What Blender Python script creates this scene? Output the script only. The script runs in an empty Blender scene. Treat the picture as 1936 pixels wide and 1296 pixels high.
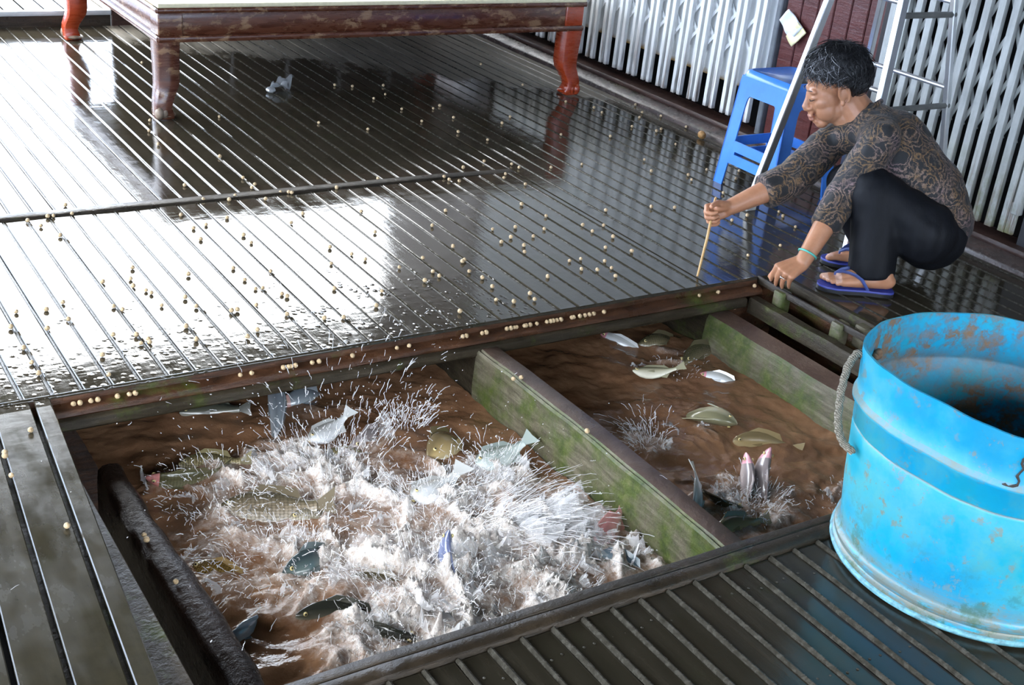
import bpy, bmesh, math, random
from math import sin, cos, pi, radians, sqrt, atan2, exp
from mathutils import Vector, Matrix, noise

# ------------------------------------------------------------------ camera
scene = bpy.context.scene
COL = scene.collection
YAW, PITCH, ROLL = radians(55.22), radians(25.22), radians(6.25)
fwd = Vector((cos(YAW)*cos(PITCH), sin(YAW)*cos(PITCH), -sin(PITCH)))
rgt = Vector((sin(YAW), -cos(YAW), 0))
upv = rgt.cross(fwd)
R2 = rgt*cos(ROLL) + upv*sin(ROLL)
U2 = -rgt*sin(ROLL) + upv*cos(ROLL)
cam_data = bpy.data.cameras.new('camera')
cam_data.sensor_width = 36.0
cam_data.lens = 2357.0/1936.0*36.0
cam_data.clip_start = 0.05
cam_data.clip_end = 200
cam = bpy.data.objects.new('camera', cam_data)
COL.objects.link(cam)
mw = Matrix(((R2.x, U2.x, -fwd.x, 0), (R2.y, U2.y, -fwd.y, 0), (R2.z, U2.z, -fwd.z, 1.45), (0, 0, 0, 1)))
cam.matrix_world = mw
scene.camera = cam

# ------------------------------------------------------------------ world, light, exposure
SKY = 15.0
world = bpy.data.worlds.new('overcast_sky')
scene.world = world
world.use_nodes = True
wn = world.node_tree
bg = wn.nodes['Background']
tc = wn.nodes.new('ShaderNodeTexCoord')
sep = wn.nodes.new('ShaderNodeSeparateXYZ')
rmp = wn.nodes.new('ShaderNodeValToRGB')
wn.links.new(tc.outputs['Generated'], sep.inputs[0])
wn.links.new(sep.outputs['Z'], rmp.inputs[0])
rmp.color_ramp.elements[0].position = 0.18
rmp.color_ramp.elements[0].color = (0.34, 0.42, 0.56, 1)
rmp.color_ramp.elements[1].position = 0.40
rmp.color_ramp.elements[1].color = (0.95, 0.98, 1.0, 1)
mid = rmp.color_ramp.elements.new(0.29)
mid.color = (0.70, 0.79, 0.92, 1)
wn.links.new(rmp.outputs['Color'], bg.inputs['Color'])
bg.inputs['Strength'].default_value = SKY

vs = scene.view_settings
vs.view_transform = 'Standard'
vs.look = 'None'
vs.exposure = 0.38
vs.gamma = 1.0
vs.use_curve_mapping = False

random.seed(7)

# ------------------------------------------------------------------ mesh helpers
class MB:
    def __init__(s):
        s.v = []; s.f = []; s.m = []; s.a = []
        s.mat = 0; s.att = 0.0
    def add(s, vs_, fs_):
        o = len(s.v)
        s.v += [tuple(p) for p in vs_]
        for f in fs_:
            s.f.append([i+o for i in f]); s.m.append(s.mat); s.a.append(s.att)
    def box(s, lo, hi, ch=0.0):
        x0, y0, z0 = lo; x1, y1, z1 = hi
        if ch <= 0:
            s.add([(x0,y0,z0),(x1,y0,z0),(x1,y1,z0),(x0,y1,z0),(x0,y0,z1),(x1,y0,z1),(x1,y1,z1),(x0,y1,z1)],
                  [(3,2,1,0),(4,5,6,7),(0,1,5,4),(1,2,6,5),(2,3,7,6),(3,0,4,7)])
        else:
            rings = [(z0, ch), (z0+ch, 0), (z1-ch, 0), (z1, ch)]
            V = []
            for z, c in rings:
                k = ch if c == 0 else 0
                a = ch
                if c == 0:
                    V += [(x0+a,y0,z),(x1-a,y0,z),(x1,y0+a,z),(x1,y1-a,z),(x1-a,y1,z),(x0+a,y1,z),(x0,y1-a,z),(x0,y0+a,z)]
                else:
                    V += [(x0+a,y0+a*.6,z),(x1-a,y0+a*.6,z),(x1-a*.6,y0+a,z),(x1-a*.6,y1-a,z),(x1-a,y1-a*.6,z),(x0+a,y1-a*.6,z),(x0+a*.6,y1-a,z),(x0+a*.6,y0+a,z)]
            F = [tuple(range(7,-1,-1)), tuple(range(24,32))]
            for r in range(3):
                for i in range(8):
                    j = (i+1) % 8
                    F.append((r*8+i, r*8+j, (r+1)*8+j, (r+1)*8+i))
            s.add(V, F)
    def obox(s, c, ax, ay, az, ch=0.0):
        """box centred at c with half-axis vectors"""
        c = Vector(c); ax = Vector(ax); ay = Vector(ay); az = Vector(az)
        t = MB(); t.box((-1,-1,-1), (1,1,1), 0) if ch <= 0 else None
        if ch > 0:
            lx, ly, lz = ax.length, ay.length, az.length
            t.box((-lx,-ly,-lz), (lx,ly,lz), ch)
            ux, uy, uz = ax/lx, ay/ly, az/lz
            V = [c+ux*p[0]+uy*p[1]+uz*p[2] for p in t.v]
        else:
            V = [c+ax*p[0]+ay*p[1]+az*p[2] for p in t.v]
        s.add(V, t.f)
    def tube(s, pts, rad, seg=8, cap=True, flat=1.0, up=None):
        pts = [Vector(p) for p in pts]
        n = len(pts)
        if not isinstance(rad, (list, tuple)): rad = [rad]*n
        V = []; prev = None
        for i, p in enumerate(pts):
            t = (pts[min(i+1,n-1)]-pts[max(i-1,0)])
            if t.length < 1e-9: t = Vector((0,0,1))
            t.normalize()
            if prev is None:
                a = Vector(up) if up is not None else (Vector((0,0,1)) if abs(t.z) < .9 else Vector((1,0,0)))
            else:
                a = prev
            nn = (a - t*a.dot(t))
            if nn.length < 1e-6: nn = t.orthogonal()
            nn.normalize(); prev = nn
            b = t.cross(nn)
            for k in range(seg):
                an = 2*pi*k/seg
                V.append(p + nn*(cos(an)*rad[i]*flat) + b*(sin(an)*rad[i]))
        F = []
        for i in range(n-1):
            for k in range(seg):
                k2 = (k+1) % seg
                F.append((i*seg+k, i*seg+k2, (i+1)*seg+k2, (i+1)*seg+k))
        if cap:
            F.append(tuple(range(seg-1,-1,-1))); F.append(tuple((n-1)*seg+k for k in range(seg)))
        s.add(V, F)
    def loft(s, rings, cap=True, closed=True):
        n = len(rings[0]); V = [p for r in rings for p in r]; F = []
        for i in range(len(rings)-1):
            for k in range(n if closed else n-1):
                k2 = (k+1) % n
                F.append((i*n+k, i*n+k2, (i+1)*n+k2, (i+1)*n+k))
        if cap:
            F.append(tuple(range(n-1,-1,-1))); F.append(tuple((len(rings)-1)*n+k for k in range(n)))
        s.add(V, F)
    def lathe(s, prof, c, seg=32, rfun=None):
        rings = []
        for r, z in prof:
            ring = []
            for k in range(seg):
                a = 2*pi*k/seg
                q = r*(rfun(a, z) if rfun else 1)
                ring.append((c[0]+q*cos(a), c[1]+q*sin(a), c[2]+z))
            rings.append(ring)
        s.loft(rings, cap=False)
    def sphere(s, c, r, seg=10, rings=7, M=None):
        c = Vector(c)
        if not isinstance(r, (tuple, list)): r = (r, r, r)
        V = []; F = []
        def T(p):
            q = Vector((p[0]*r[0], p[1]*r[1], p[2]*r[2]))
            if M is not None: q = M @ q
            return c+q
        V.append(T((0,0,-1)))
        for i in range(1, rings):
            th = pi*i/rings - pi/2
            for k in range(seg):
                a = 2*pi*k/seg
                V.append(T((cos(th)*cos(a), cos(th)*sin(a), sin(th))))
        V.append(T((0,0,1)))
        for k in range(seg):
            F.append((0, 1+(k+1) % seg, 1+k))
            F.append((len(V)-1, 1+(rings-2)*seg+k, 1+(rings-2)*seg+(k+1) % seg))
        for i in range(rings-2):
            for k in range(seg):
                k2 = (k+1) % seg
                F.append((1+i*seg+k, 1+i*seg+k2, 1+(i+1)*seg+k2, 1+(i+1)*seg+k))
        s.add(V, F)
    def prism(s, poly, off):
        """extrude polygon (3d points) by vector off"""
        n = len(poly); off = Vector(off)
        V = [Vector(p) for p in poly] + [Vector(p)+off for p in poly]
        F = [tuple(range(n-1,-1,-1)), tuple(range(n, 2*n))]
        for i in range(n):
            j = (i+1) % n
            F.append((i, j, n+j, n+i))
        s.add(V, F)
    def mesh(s, name):
        me = bpy.data.meshes.new(name)
        me.from_pydata(s.v, [], s.f)
        me.polygons.foreach_set('material_index', s.m)
        if any(a != 0 for a in s.a):
            at = me.attributes.new('pid', 'FLOAT', 'FACE')
            at.data.foreach_set('value', s.a)
        me.update()
        return me
    def build(s, name, mats, parent=None, smooth=None, fix=True):
        me = s.mesh(name)
        if fix:
            b = bmesh.new(); b.from_mesh(me)
            bmesh.ops.recalc_face_normals(b, faces=b.faces)
            b.to_mesh(me); b.free()
        if not isinstance(mats, (list, tuple)): mats = [mats]
        for m in mats: me.materials.append(m)
        if smooth is not None:
            me.polygons.foreach_set('use_smooth', [True]*len(me.polygons))
            if smooth < 180: me.set_sharp_from_angle(angle=radians(smooth))
        o = bpy.data.objects.new(name, me)
        COL.objects.link(o)
        if parent is not None:
            o.parent = parent
            o.matrix_parent_inverse = world_of(parent).inverted()
        return o

def world_of(o):
    m = o.matrix_basis.copy()
    while o.parent is not None:
        m = o.parent.matrix_basis @ (o.matrix_parent_inverse @ m)
        o = o.parent
    return m

def tag(o, label=None, cat=None, group=None, kind=None):
    if label: o['label'] = label
    if cat: o['category'] = cat
    if group: o['group'] = group
    if kind: o['kind'] = kind
    return o

def empty(name, loc, label, cat, group=None):
    o = bpy.data.objects.new(name, None)
    o.empty_display_size = 0.05
    COL.objects.link(o)
    o.location = loc
    return tag(o, label, cat, group)

def struct(o):
    o['kind'] = 'structure'
    return o

def copy_tree(o, parent=None):
    c = o.copy()
    COL.objects.link(c)
    if parent is not None:
        c.parent = parent
        c.matrix_parent_inverse = o.matrix_parent_inverse.copy()
    for ch in list(o.children):
        copy_tree(ch, c)
    return c

# ------------------------------------------------------------------ material helpers
class NT:
    def __init__(s, name):
        s.mat = bpy.data.materials.new(name)
        s.mat.use_nodes = True
        s.t = s.mat.node_tree
        s.b = s.t.nodes['Principled BSDF']
        s.out = s.t.nodes['Material Output']
        s._pos = None
    def n(s, typ, **kw):
        nd = s.t.nodes.new('ShaderNode'+typ)
        for k, v in kw.items():
            if k == 'ins':
                for kk, vv in v.items():
                    if hasattr(vv, 'is_output'): s.t.links.new(vv, nd.inputs[kk])
                    else: nd.inputs[kk].default_value = vv
            else: setattr(nd, k, v)
        return nd
    def pos(s, obj=False):
        if obj:
            return s.n('TexCoord').outputs['Object']
        if s._pos is None: s._pos = s.n('NewGeometry').outputs['Position']
        return s._pos
    def map(s, v, sc=(1,1,1), rot=(0,0,0), loc=(0,0,0)):
        return s.n('Mapping', ins={'Vector': v, 'Scale': sc, 'Rotation': rot, 'Location': loc}).outputs[0]
    def noise(s, v, scale, det=4, rough=.55, dist=0.0):
        return s.n('TexNoise', ins={'Vector': v, 'Scale': scale, 'Detail': det, 'Roughness': rough, 'Distortion': dist}).outputs['Fac']
    def ramp(s, f, stops, interp='LINEAR'):
        r = s.n('ValToRGB', ins={'Fac': f}); cr = r.color_ramp; cr.interpolation = interp
        while len(cr.elements) < len(stops): cr.elements.new(0.5)
        for e, (p, c) in zip(cr.elements, stops):
            e.position = p
            e.color = (c, c, c, 1) if isinstance(c, (int, float)) else (c[0], c[1], c[2], 1)
        return r.outputs['Color']
    def mix(s, f, a, b, mode='MIX'):
        nd = s.n('MixRGB', blend_type=mode)
        for k, v in ((0, f), (1, a), (2, b)):
            if hasattr(v, 'is_output'): s.t.links.new(v, nd.inputs[k])
            elif k == 0: nd.inputs[0].default_value = v
            else: nd.inputs[k].default_value = (v[0], v[1], v[2], 1)
        return nd.outputs[0]
    def math(s, op, a, b=0.0, c=0.0, clamp=False):
        nd = s.n('Math', operation=op, use_clamp=clamp)
        for k, v in enumerate((a, b, c)):
            if hasattr(v, 'is_output'): s.t.links.new(v, nd.inputs[k])
            else: nd.inputs[k].default_value = v
        return nd.outputs[0]
    def attr(s, name): return s.n('Attribute', attribute_name=name).outputs['Fac']
    def bump(s, h, strength=.3, dist=.01, normal=None):
        ins = {'Height': h, 'Strength': strength, 'Distance': dist}
        if normal is not None: ins['Normal'] = normal
        return s.n('Bump', ins=ins).outputs[0]
    def set(s, **kw):
        for k, v in kw.items():
            k = {'base': 'Base Color', 'rough': 'Roughness', 'metal': 'Metallic', 'normal': 'Normal', 'spec': 'Specular IOR Level',
                 'coat': 'Coat Weight', 'coat_rough': 'Coat Roughness', 'trans': 'Transmission Weight', 'alpha': 'Alpha', 'ior': 'IOR',
                 'sss': 'Subsurface Weight', 'sssr': 'Subsurface Radius', 'ssss': 'Subsurface Scale', 'sheen': 'Sheen Weight'}.get(k, k)
            if hasattr(v, 'is_output'): s.t.links.new(v, s.b.inputs[k])
            elif isinstance(v, tuple) and len(v) == 3 and k == 'Base Color': s.b.inputs[k].default_value = (*v, 1)
            else: s.b.inputs[k].default_value = v
        return s.mat

def simple(name, base, rough=.5, var=.25, scale=20, bump=0.0, **kw):
    t = NT(name)
    nz = t.noise(t.pos(), scale, 5, .6)
    dark = tuple(c*(1-var) for c in base); lite = tuple(min(1, c*(1+var)) for c in base)
    t.set(base=t.ramp(nz, [(.3, dark), (.7, lite)]), rough=rough, **kw)
    if bump: t.set(normal=t.bump(nz, bump, .01))
    return t.mat
# ------------------------------------------------------------------ materials of the place
def wet_plank(name, base=(0.022,0.019,0.013), alt=(0.050,0.042,0.030), wet=True):
    t = NT(name)
    p = t.pos()
    stretch = t.map(p, (14, 1.6, 14))
    grain = t.noise(stretch, 3.0, 6, .65, .4)
    blot = t.noise(p, 2.3, 4, .6)
    pid = t.attr('pid')
    col = t.ramp(grain, [(.30, base), (.70, alt)])
    col = t.mix(t.math('MULTIPLY', pid, .55), col, (0.030, 0.026, 0.017))
    moss = t.ramp(t.noise(p, 5.5, 5, .7), [(.56, 0.0), (.72, .6)])
    col = t.mix(moss, col, (0.030, 0.034, 0.016))
    # nails
    # dusty dry band under the daybed, away from the splashes
    sx = t.n('SeparateXYZ', ins={0: p})
    X, Y = sx.outputs[0], sx.outputs[1]
    lin = t.math('ADD', t.math('MULTIPLY', t.math('SUBTRACT', X, 2.70), .75), t.math('SUBTRACT', Y, 5.42))
    lin = t.math('ADD', lin, t.math('MULTIPLY', t.math('SUBTRACT', t.noise(t.map(p, (3, 1.2, 1)), 2.2, 6, .7), .5), 1.1))
    dry = t.ramp(t.math('MULTIPLY_ADD', lin, .8, .5), [(.42, 0.0), (.60, 1.0)])
    lim = t.math('GREATER_THAN', X, 1.75)
    dry = t.math('MULTIPLY', dry, lim)
    col = t.mix(dry, col, t.ramp(grain, [(.3, (0.12,0.105,0.085)), (.7, (0.26,0.23,0.18))]))
    # old blue paint rubbed into a few boards near the drum
    dx = t.math('SUBTRACT', X, 1.72); dy = t.math('SUBTRACT', Y, 1.17)
    d2 = t.math('ADD', t.math('MULTIPLY', dx, t.math('MULTIPLY', dx, 40.0)), t.math('MULTIPLY', dy, t.math('MULTIPLY', dy, 9.0)))
    pm = t.math('SUBTRACT', 1.15, t.math('ADD', d2, t.math('MULTIPLY', t.noise(p, 22, 5, .7), 1.1)), clamp=True)
    col = t.mix(t.math('MULTIPLY', pm, .5), col, (0.008, 0.035, 0.075))
    # roughness: mirror wet with duller islands
    rn = t.noise(t.map(p, (2.5, 1, 1)), 4.0, 5, .65)
    rough = t.ramp(rn, [(.35, .035), (.62, .10), (.78, .32)])
    near = t.ramp(t.math('MULTIPLY_ADD', Y, 1.0, 0.0), [(.0, .30), (1.0, .30)])
    nearm = t.math('LESS_THAN', Y, 1.5)
    col = t.mix(t.math('MULTIPLY', nearm, .5), col, (0.006, 0.006, 0.004))
    rough = t.mix(t.math('MULTIPLY', nearm, .8), rough, t.ramp(rn, [(.3, .08), (.7, .30)]))
    # boards on the left edge, rough with drying algae
    leftm = t.math('MULTIPLY', t.math('LESS_THAN', X, .56), t.math('LESS_THAN', Y, 2.62))
    rough = t.mix(t.math('MULTIPLY', leftm, .8), rough, t.ramp(rn, [(.3, .12), (.7, .40)]))
    col = t.mix(t.math('MULTIPLY', leftm, .6), col, t.ramp(t.noise(p, 9, 6, .7), [(.3, (0.016, 0.015, 0.009)), (.7, (0.038, 0.034, 0.020))]))
    rough = t.mix(dry, rough, (.62, .62, .62))
    # ripples of standing water, rougher and beaded near the pens
    rip = t.noise(t.map(p, (1.5, 3.2, 1)), 5.5, 3, .5)
    bead = t.n('TexVoronoi', ins={'Vector': t.map(p, (1, .8, 1)), 'Scale': 48.0}).outputs['Distance']
    beadh = t.ramp(bead, [(.10, 1.0), (.42, 0.0)], 'EASE')
    near2 = t.math('ADD', t.math('MULTIPLY', t.math('SUBTRACT', 3.05, Y), 1.5), t.math('MULTIPLY', t.math('SUBTRACT', t.noise(p, 6.5, 5, .65), .52), 3.4), clamp=True)
    near2 = t.math('MULTIPLY', near2, t.math('LESS_THAN', X, 1.95))
    near2 = t.math('MULTIPLY', near2, t.math('GREATER_THAN', Y, 2.63))
    n1 = t.bump(rip, .10, .006)
    n2 = t.bump(grain, .16, .0022, n1)
    n3 = t.n('Bump', ins={'Height': t.math('MULTIPLY', beadh, near2), 'Strength': .6, 'Distance': .003, 'Normal': n2}).outputs[0]
    t.set(base=col, rough=rough, normal=n3, ior=1.45)
    return t.mat

M_plank = wet_plank('wet_plank')

def beadmat():
    t = NT('caulk_bead')
    p = t.pos()
    nz = t.noise(p, 60, 5, .7)
    t.set(base=t.ramp(nz, [(.3, (0.022,0.020,0.015)), (.62, (0.058,0.054,0.044)), (.8, (0.14,0.13,0.11))]), rough=t.ramp(nz, [(.3, .12), (.7, .38)]),
          normal=t.bump(nz, .5, .003), spec=.22)
    return t.mat
M_bead = beadmat()
M_dark = simple('dark_gap', (0.006,0.006,0.006), .8)

def wet_timber(name, a, b, c, moss=.45, rough=(.12, .5), spec=.5):
    t = NT(name)
    p = t.pos()
    g = t.noise(t.map(p, (2.2, 2.2, 18)), 3.5, 6, .7, .6)
    col = t.ramp(g, [(.28, a), (.5, b), (.74, c)])
    if moss > 0:
        mz = t.noise(p, 7.0, 6, .72)
        mk = t.ramp(mz, [(.62-.25*moss, 0.0), (.80-.25*moss, .9)])
        mcol = t.ramp(t.noise(p, 30, 4, .7), [(.3, (0.022, 0.040, 0.008)), (.55, (0.060, 0.085, 0.014)), (.8, (0.15, 0.15, 0.06))])
        col = t.mix(mk, col, mcol)
    spk = t.ramp(t.noise(p, 95, 3, .8), [(.66, 0.0), (.74, .55)])
    col = t.mix(spk, col, (0.18, 0.17, 0.14))
    r = t.ramp(t.noise(p, 9, 5, .6), [(.3, rough[0]), (.7, rough[1])])
    t.set(base=col, rough=r, spec=spec, normal=t.bump(t.math('ADD', g, t.noise(p, 45, 5, .7)), .45, .006))
    return t.mat
M_beam = wet_timber('soaked_beam', (0.018,0.010,0.006), (0.060,0.026,0.013), (0.13,0.060,0.030), .30, (.2, .5), .3)
M_trim = wet_timber('worn_trim', (0.011,0.009,0.006), (0.024,0.018,0.012), (0.052,0.038,0.025), .08, (.2, .5), .22)
M_moss = wet_timber('mossy_board', (0.040,0.036,0.022), (0.105,0.092,0.060), (0.19,0.17,0.12), .80, (.3, .65), .3)
M_low = wet_timber('dark_mossy_beam', (0.018,0.015,0.010), (0.036,0.028,0.018), (0.066,0.052,0.034), .40, (.3, .6), .15)
M_divtop = wet_timber('divider_top', (0.060,0.034,0.024), (0.100,0.062,0.045), (0.15,0.105,0.08), 0.0, (.25, .5))
M_ledge = wet_timber('wet_ledge', (0.010,0.006,0.005), (0.020,0.012,0.009), (0.035,0.021,0.015), 0.0, (.15, .35), .07)

# ------------------------------------------------------------------ plank decks (running along Y)
PITCHW = 0.068
def plank(mb, x0, x1, y0, y1, z=0.0, th=.024, tilt=0.0, skew0=0.0, skew1=0.0):
    c = .0022
    prof = [(x0, z-th), (x0, z-c), (x0+c, z), (x1-c, z), (x1, z-c), (x1, z-th)]
    rings = []
    for y, sk in ((y0, skew0), (y1, skew1)):
        rings.append([(px+sk, y, pz+tilt*(px-(x0+x1)/2)) for px, pz in prof])
    mb.loft(rings)

def deck(name, x0, x1, y0, y1, bead_z=-.001, bead_r=.0052, phase=0.0, z=0.0, seed=1, gap=.0085, beads=True, mats=None):
    rnd = random.Random(seed)
    mb = MB()
    x = x0 + phase
    while x < x1 - .01:
        mb.mat = 0; mb.att = rnd.uniform(.05, 1.0)
        xe = min(x + PITCHW - gap, x1)
        plank(mb, x, xe, y0, y1, z + rnd.uniform(-.0012, .0012), tilt=rnd.uniform(-.006, .006))
        if beads and xe < x1:
            mb.mat = 1; mb.att = rnd.uniform(.05, 1.0)
            n = max(2, int((y1-y0)/.10)); pts = []; rr = []
            for i in range(n+1):
                yy = y0 + (y1-y0)*i/n
                pts.append((xe + gap/2 + rnd.uniform(-.0007, .0007), yy, z + bead_z + rnd.uniform(-.0008, .0008)))
                rr.append(bead_r*rnd.uniform(.88, 1.12))
            mb.tube(pts, rr, 6)
        x += PITCHW
    if y1 < 2:
        mb.mat = 1; mb.att = .6
        x = x0+phase
        while x < x1-.05:
            for yy in (1.385, 1.12, .86, .60):
                for dx in (.016, .043):
                    mb.sphere((x+dx+rnd.uniform(-.004, .004), yy+rnd.uniform(-.012, .012), z+.0002), (.0030, .0030, .0009), 8, 4)
            x += PITCHW
    mb.mat = 2; mb.att = .5
    mb.box((x0, y0+.002, z-.034), (x1, y1-.002, z-.022))
    return struct(mb.build(name, [M_plank, M_bead, M_dark], smooth=40))

# far deck, middle deck, right deck, near deck
deck('floor', -0.62, 2.575, 3.868, 6.44, seed=2, phase=.010, bead_z=-.0030, bead_r=.0041)
deck('floor', -0.62, 2.575, 2.668, 3.822, seed=3, phase=.046, bead_z=-.0048, bead_r=.0041)
deck('floor', 2.578, 3.716, 2.668, 6.44, seed=4, phase=.004, bead_z=-.0030, bead_r=.0041)
deck('floor', 2.885, 3.86, 0.20, 2.666, seed=5, phase=.0, bead_z=-.002, bead_r=.0045)
deck('floor', 0.573, 2.883, -0.25, 1.452, seed=6, phase=-.010, bead_z=.0018, bead_r=.0058)

# left boards, laid a few degrees askew
mb = MB()
rl = random.Random(11)
for k, (xt, w, g) in enumerate([(.530, .0360, .003), (.4395, .0800, .012), (.3560, .0730, .012), (.2720, .0740, .012), (.190, .072, .012), (.108, .072, .012), (.026, .072, .012), (-.056, .072, .012), (-.138, .072, .012)]):
    # xt: left edge at Y=2.64 ; skew -.0765 per metre
    mb.mat = 0; mb.att = rl.uniform(.1, 1)
    ya, yb = 0.0, 2.664
    sl = .0755
    wa = w
    plank(mb, xt, xt+wa, ya, yb, z=rl.uniform(-.002, .001)+ (.001 if k == 0 else 0), tilt=rl.uniform(-.01, .01), skew0=-sl*(2.64-ya), skew1=-sl*(2.64-yb))
mb.mat = 2; mb.att = .5
mb.box((-.9, .0, -.05), (.30, 2.66, -.04))
struct(mb.build('floor', [M_plank, M_bead, M_dark], smooth=40))
# lower board the left edge rests on
mb = MB(); mb.box((.30, 0.60, -.075), (.549, 2.662, -.026), .004)
struct(mb.build('trim_1', M_low, smooth=40))

# cross batten between the two decks
mb = MB()
n = 30
for s in range(1):
    rings = []
    for i in range(n+1):
        x = -.62 + (2.58+.62)*i/n
        w = .0035*noise.noise(Vector((x*3, 1, 0)))
        h = .008 + .003*noise.noise(Vector((x*5, 4, 0)))
        if x > 2.2: h = max(.0012, h*(2.6-x)/.4)
        rings.append([(x, 3.8235, -.02), (x, 3.8235+w, h-.002), (x, 3.829+w, h), (x, 3.860+w, h), (x, 3.8665+w, h-.002), (x, 3.8665, -.02)])
    mb.loft(rings)
struct(mb.build('trim_2', M_trim, smooth=50))

# pen edge: far beam with a ledge, lower beam
def wav(x, a, f, s=0.0): return a*noise.noise(Vector((x*f, s, .3)))
mb = MB()
rings = []
n = 60
for i in range(n+1):
    x = .40 + (2.775-.40)*i/n
    a = wav(x, .004, 5); b = wav(x, .006, 7, 3)
    rings.append([(x, 2.668, -.050), (x, 2.668, .001), (x, 2.6645, .0032), (x, 2.6600+a*.3, .0048), (x, 2.657+a*.4, .0025), (x, 2.6555+a*.5, -.004), (x, 2.654+a, -.018+b*.5),
                  (x, 2.632+a, -.0215+b*.5), (x, 2.626+a, -.026+b*.6), (x, 2.621+b*.6, -.038), (x, 2.625, -.045), (x, 2.635, -.050)])
mb.loft(rings)
fb = struct(mb.build('trim_3', [M_beam, M_plank], smooth=50))
for p in fb.data.polygons:
    if p.center.y > 2.655 and p.center.z > -.003: p.material_index = 1
mb = MB(); rings = []
for i in range(n+1):
    x = .46 + (2.70-.46)*i/n
    a = wav(x, .005, 4, 9); b = wav(x, .005, 6, 12)
    rings.append([(x, 2.66, -.075), (x, 2.66, -.046), (x, 2.614+a*.6, -.041+b*.3), (x, 2.607+a*.6, -.045+b*.3), (x, 2.604+b*.6, -.064), (x, 2.610, -.071), (x, 2.62, -.075)])
mb.loft(rings)
struct(mb.build('trim_4', M_low, smooth=50))
# near beam
mb = MB(); rings = []
for i in range(n+1):
    x = .30 + (2.95-.30)*i/n
    a = wav(x, .004, 5, 21); b = wav(x, .003, 8, 23)
    rings.append([(x, 1.455, -.09), (x, 1.455+a*.3, .006), (x, 1.459+a*.3, .011+b), (x, 1.488, .013+b), (x, 1.4915, .0095+b), (x, 1.4945, .013+b), (x, 1.513+a, .012+b),
                  (x, 1.518+a, .008), (x, 1.518+a, -.060), (x, 1.512, -.09)])
mb.loft(rings)
struct(mb.build('trim_5', M_trim, smooth=50))

# divider between the pens
mb = MB(); rings = []
n = 50
for i in range(n+1):
    y = 1.46 + (2.612-1.46)*i/n
    a = wav(y, .004, 6, 31); b = wav(y, .003, 9, 33)
    xl, xr = 1.703+.012*sin((y-1.5)*2.6), 1.762+.014*sin((y-1.5)*2.6)
    rings.append([(xl+.004, y, -.42), (xl-.012+a, y, -.155), (xl-.008+a, y, -.075), (xl-.010+a, y, -.058+b), (xl-.004+a, y, -.052+b), (xl+.002, y, -.056+b),
                  (xl+.006, y, -.0495+b), (xr-.004, y, -.049+b*.5), (xr, y, -.053), (xr+.002, y, -.42)])
mb.loft(rings)
me_div = mb.build('wall_middle', [M_moss, M_divtop], smooth=50)
for p in me_div.data.polygons:
    c = p.center
    if (p.normal.z > .8 and c.z > -.06 and c.x > 1.703+.012*sin((c.y-1.5)*2.6)) or p.normal.x > .7: p.material_index = 1
struct(me_div)
mb = MB(); mb.box((1.706, 2.60, -.42), (1.764, 2.98, -.072)); struct(mb.build('wall_middle', M_low))

# right wall of the pen, boards beyond it
mb = MB(); rings = []
for i in range(n+1):
    y = 1.46 + (2.635-1.46)*i/n
    a = wav(y, .006, 5, 41); b = wav(y, .005, 8, 43)
    rings.append([(2.565, y, -.42), (2.558+a, y, -.22), (2.566+a, y, -.105+b), (2.574+a, y, -.088+b), (2.650, y, -.084), (2.654, y, -.090), (2.654, y, -.42)])
mb.loft(rings)
ro = mb.build('wall_right', [M_moss, M_divtop], smooth=50)
for p in ro.data.polygons:
    if p.normal.z > .75 and p.center.x > 2.60: p.material_index = 1
struct(ro)
mb = MB(); mb.box((2.575, 2.63, -.42), (2.652, 2.98, -.092)); struct(mb.build('wall_right', M_low))
# pen walls left, near and far below the beams
mb = MB(); mb.box((.36, 1.46, -.6), (.40, 2.98, -.034)); struct(mb.build('wall_left', M_beam))
mb = MB(); mb.box((.36, 1.43, -.6), (2.66, 1.49, -.09)); struct(mb.build('wall_near', M_beam))
mb = MB(); mb.box((.36, 2.98, -.6), (2.66, 3.03, -.034)); struct(mb.build('wall_far', M_beam))
# soaked ledge beam inside the left pen
mb = MB(); rings = []
for i in range(n+1):
    y = 1.40 + (2.50-1.40)*i/n
    a = wav(y, .010, 9, 51); b = wav(y, .010, 11, 53)
    xa, xb = .628+.006*sin(y*5), .690+.008*sin(y*4+1)
    rings.append([(xa-.004, y, -.40), (xa-.002, y, -.15), (xa+a*.7, y, -.122+b*.3), (xa+.012, y, -.113+b*.5), ((xa+xb)/2, y, -.110+a*.3), (xb-.010+a, y, -.113), (xb+a, y, -.124), (xb+.004, y, -.16), (xb, y, -.40)])
mb.loft(rings)
struct(mb.build('trim_6', M_ledge, smooth=50))

# open slatted strip right of the pen
def slat(name, x0, x1, y0, y1, z0, z1, m, seed, wob=.004):
    mb = MB(); rings = []
    for i in range(25):
        y = y0+(y1-y0)*i/24
        a = wav(y, wob, 8, seed); b = wav(y, wob*.7, 10, seed+2)
        rings.append([(x0+a, y, z0), (x0+a, y, z1-.006+b), (x0+.005+a, y, z1+b), (x1-.005+b, y, z1+b), (x1+b, y, z1-.006+b), (x1+b, y, z0)])
    mb.loft(rings)
    return struct(mb.build(name, m, smooth=50))
slat('trim_7', 2.720, 2.762, 1.46, 2.62, -.095, -.045, M_low, 61)
slat('trim_8', 2.785, 2.800, 1.46, 2.67, -.020, .000, M_trim, 63)
slat('trim_9', 2.862, 2.884, 1.46, 2.67, -.030, .002, M_low, 65, .002)
for k, (x, y) in enumerate([(2.795, 2.30), (2.852, 2.255), (2.792, 2.55), (2.83, 1.78)]):
    mb = MB(); mb.box((x-.024, y-.022, -.075), (x+.022, y+.022, -.004), .006)
    struct(mb.build('trim_%d' % (10+k), M_moss, smooth=50))
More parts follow.
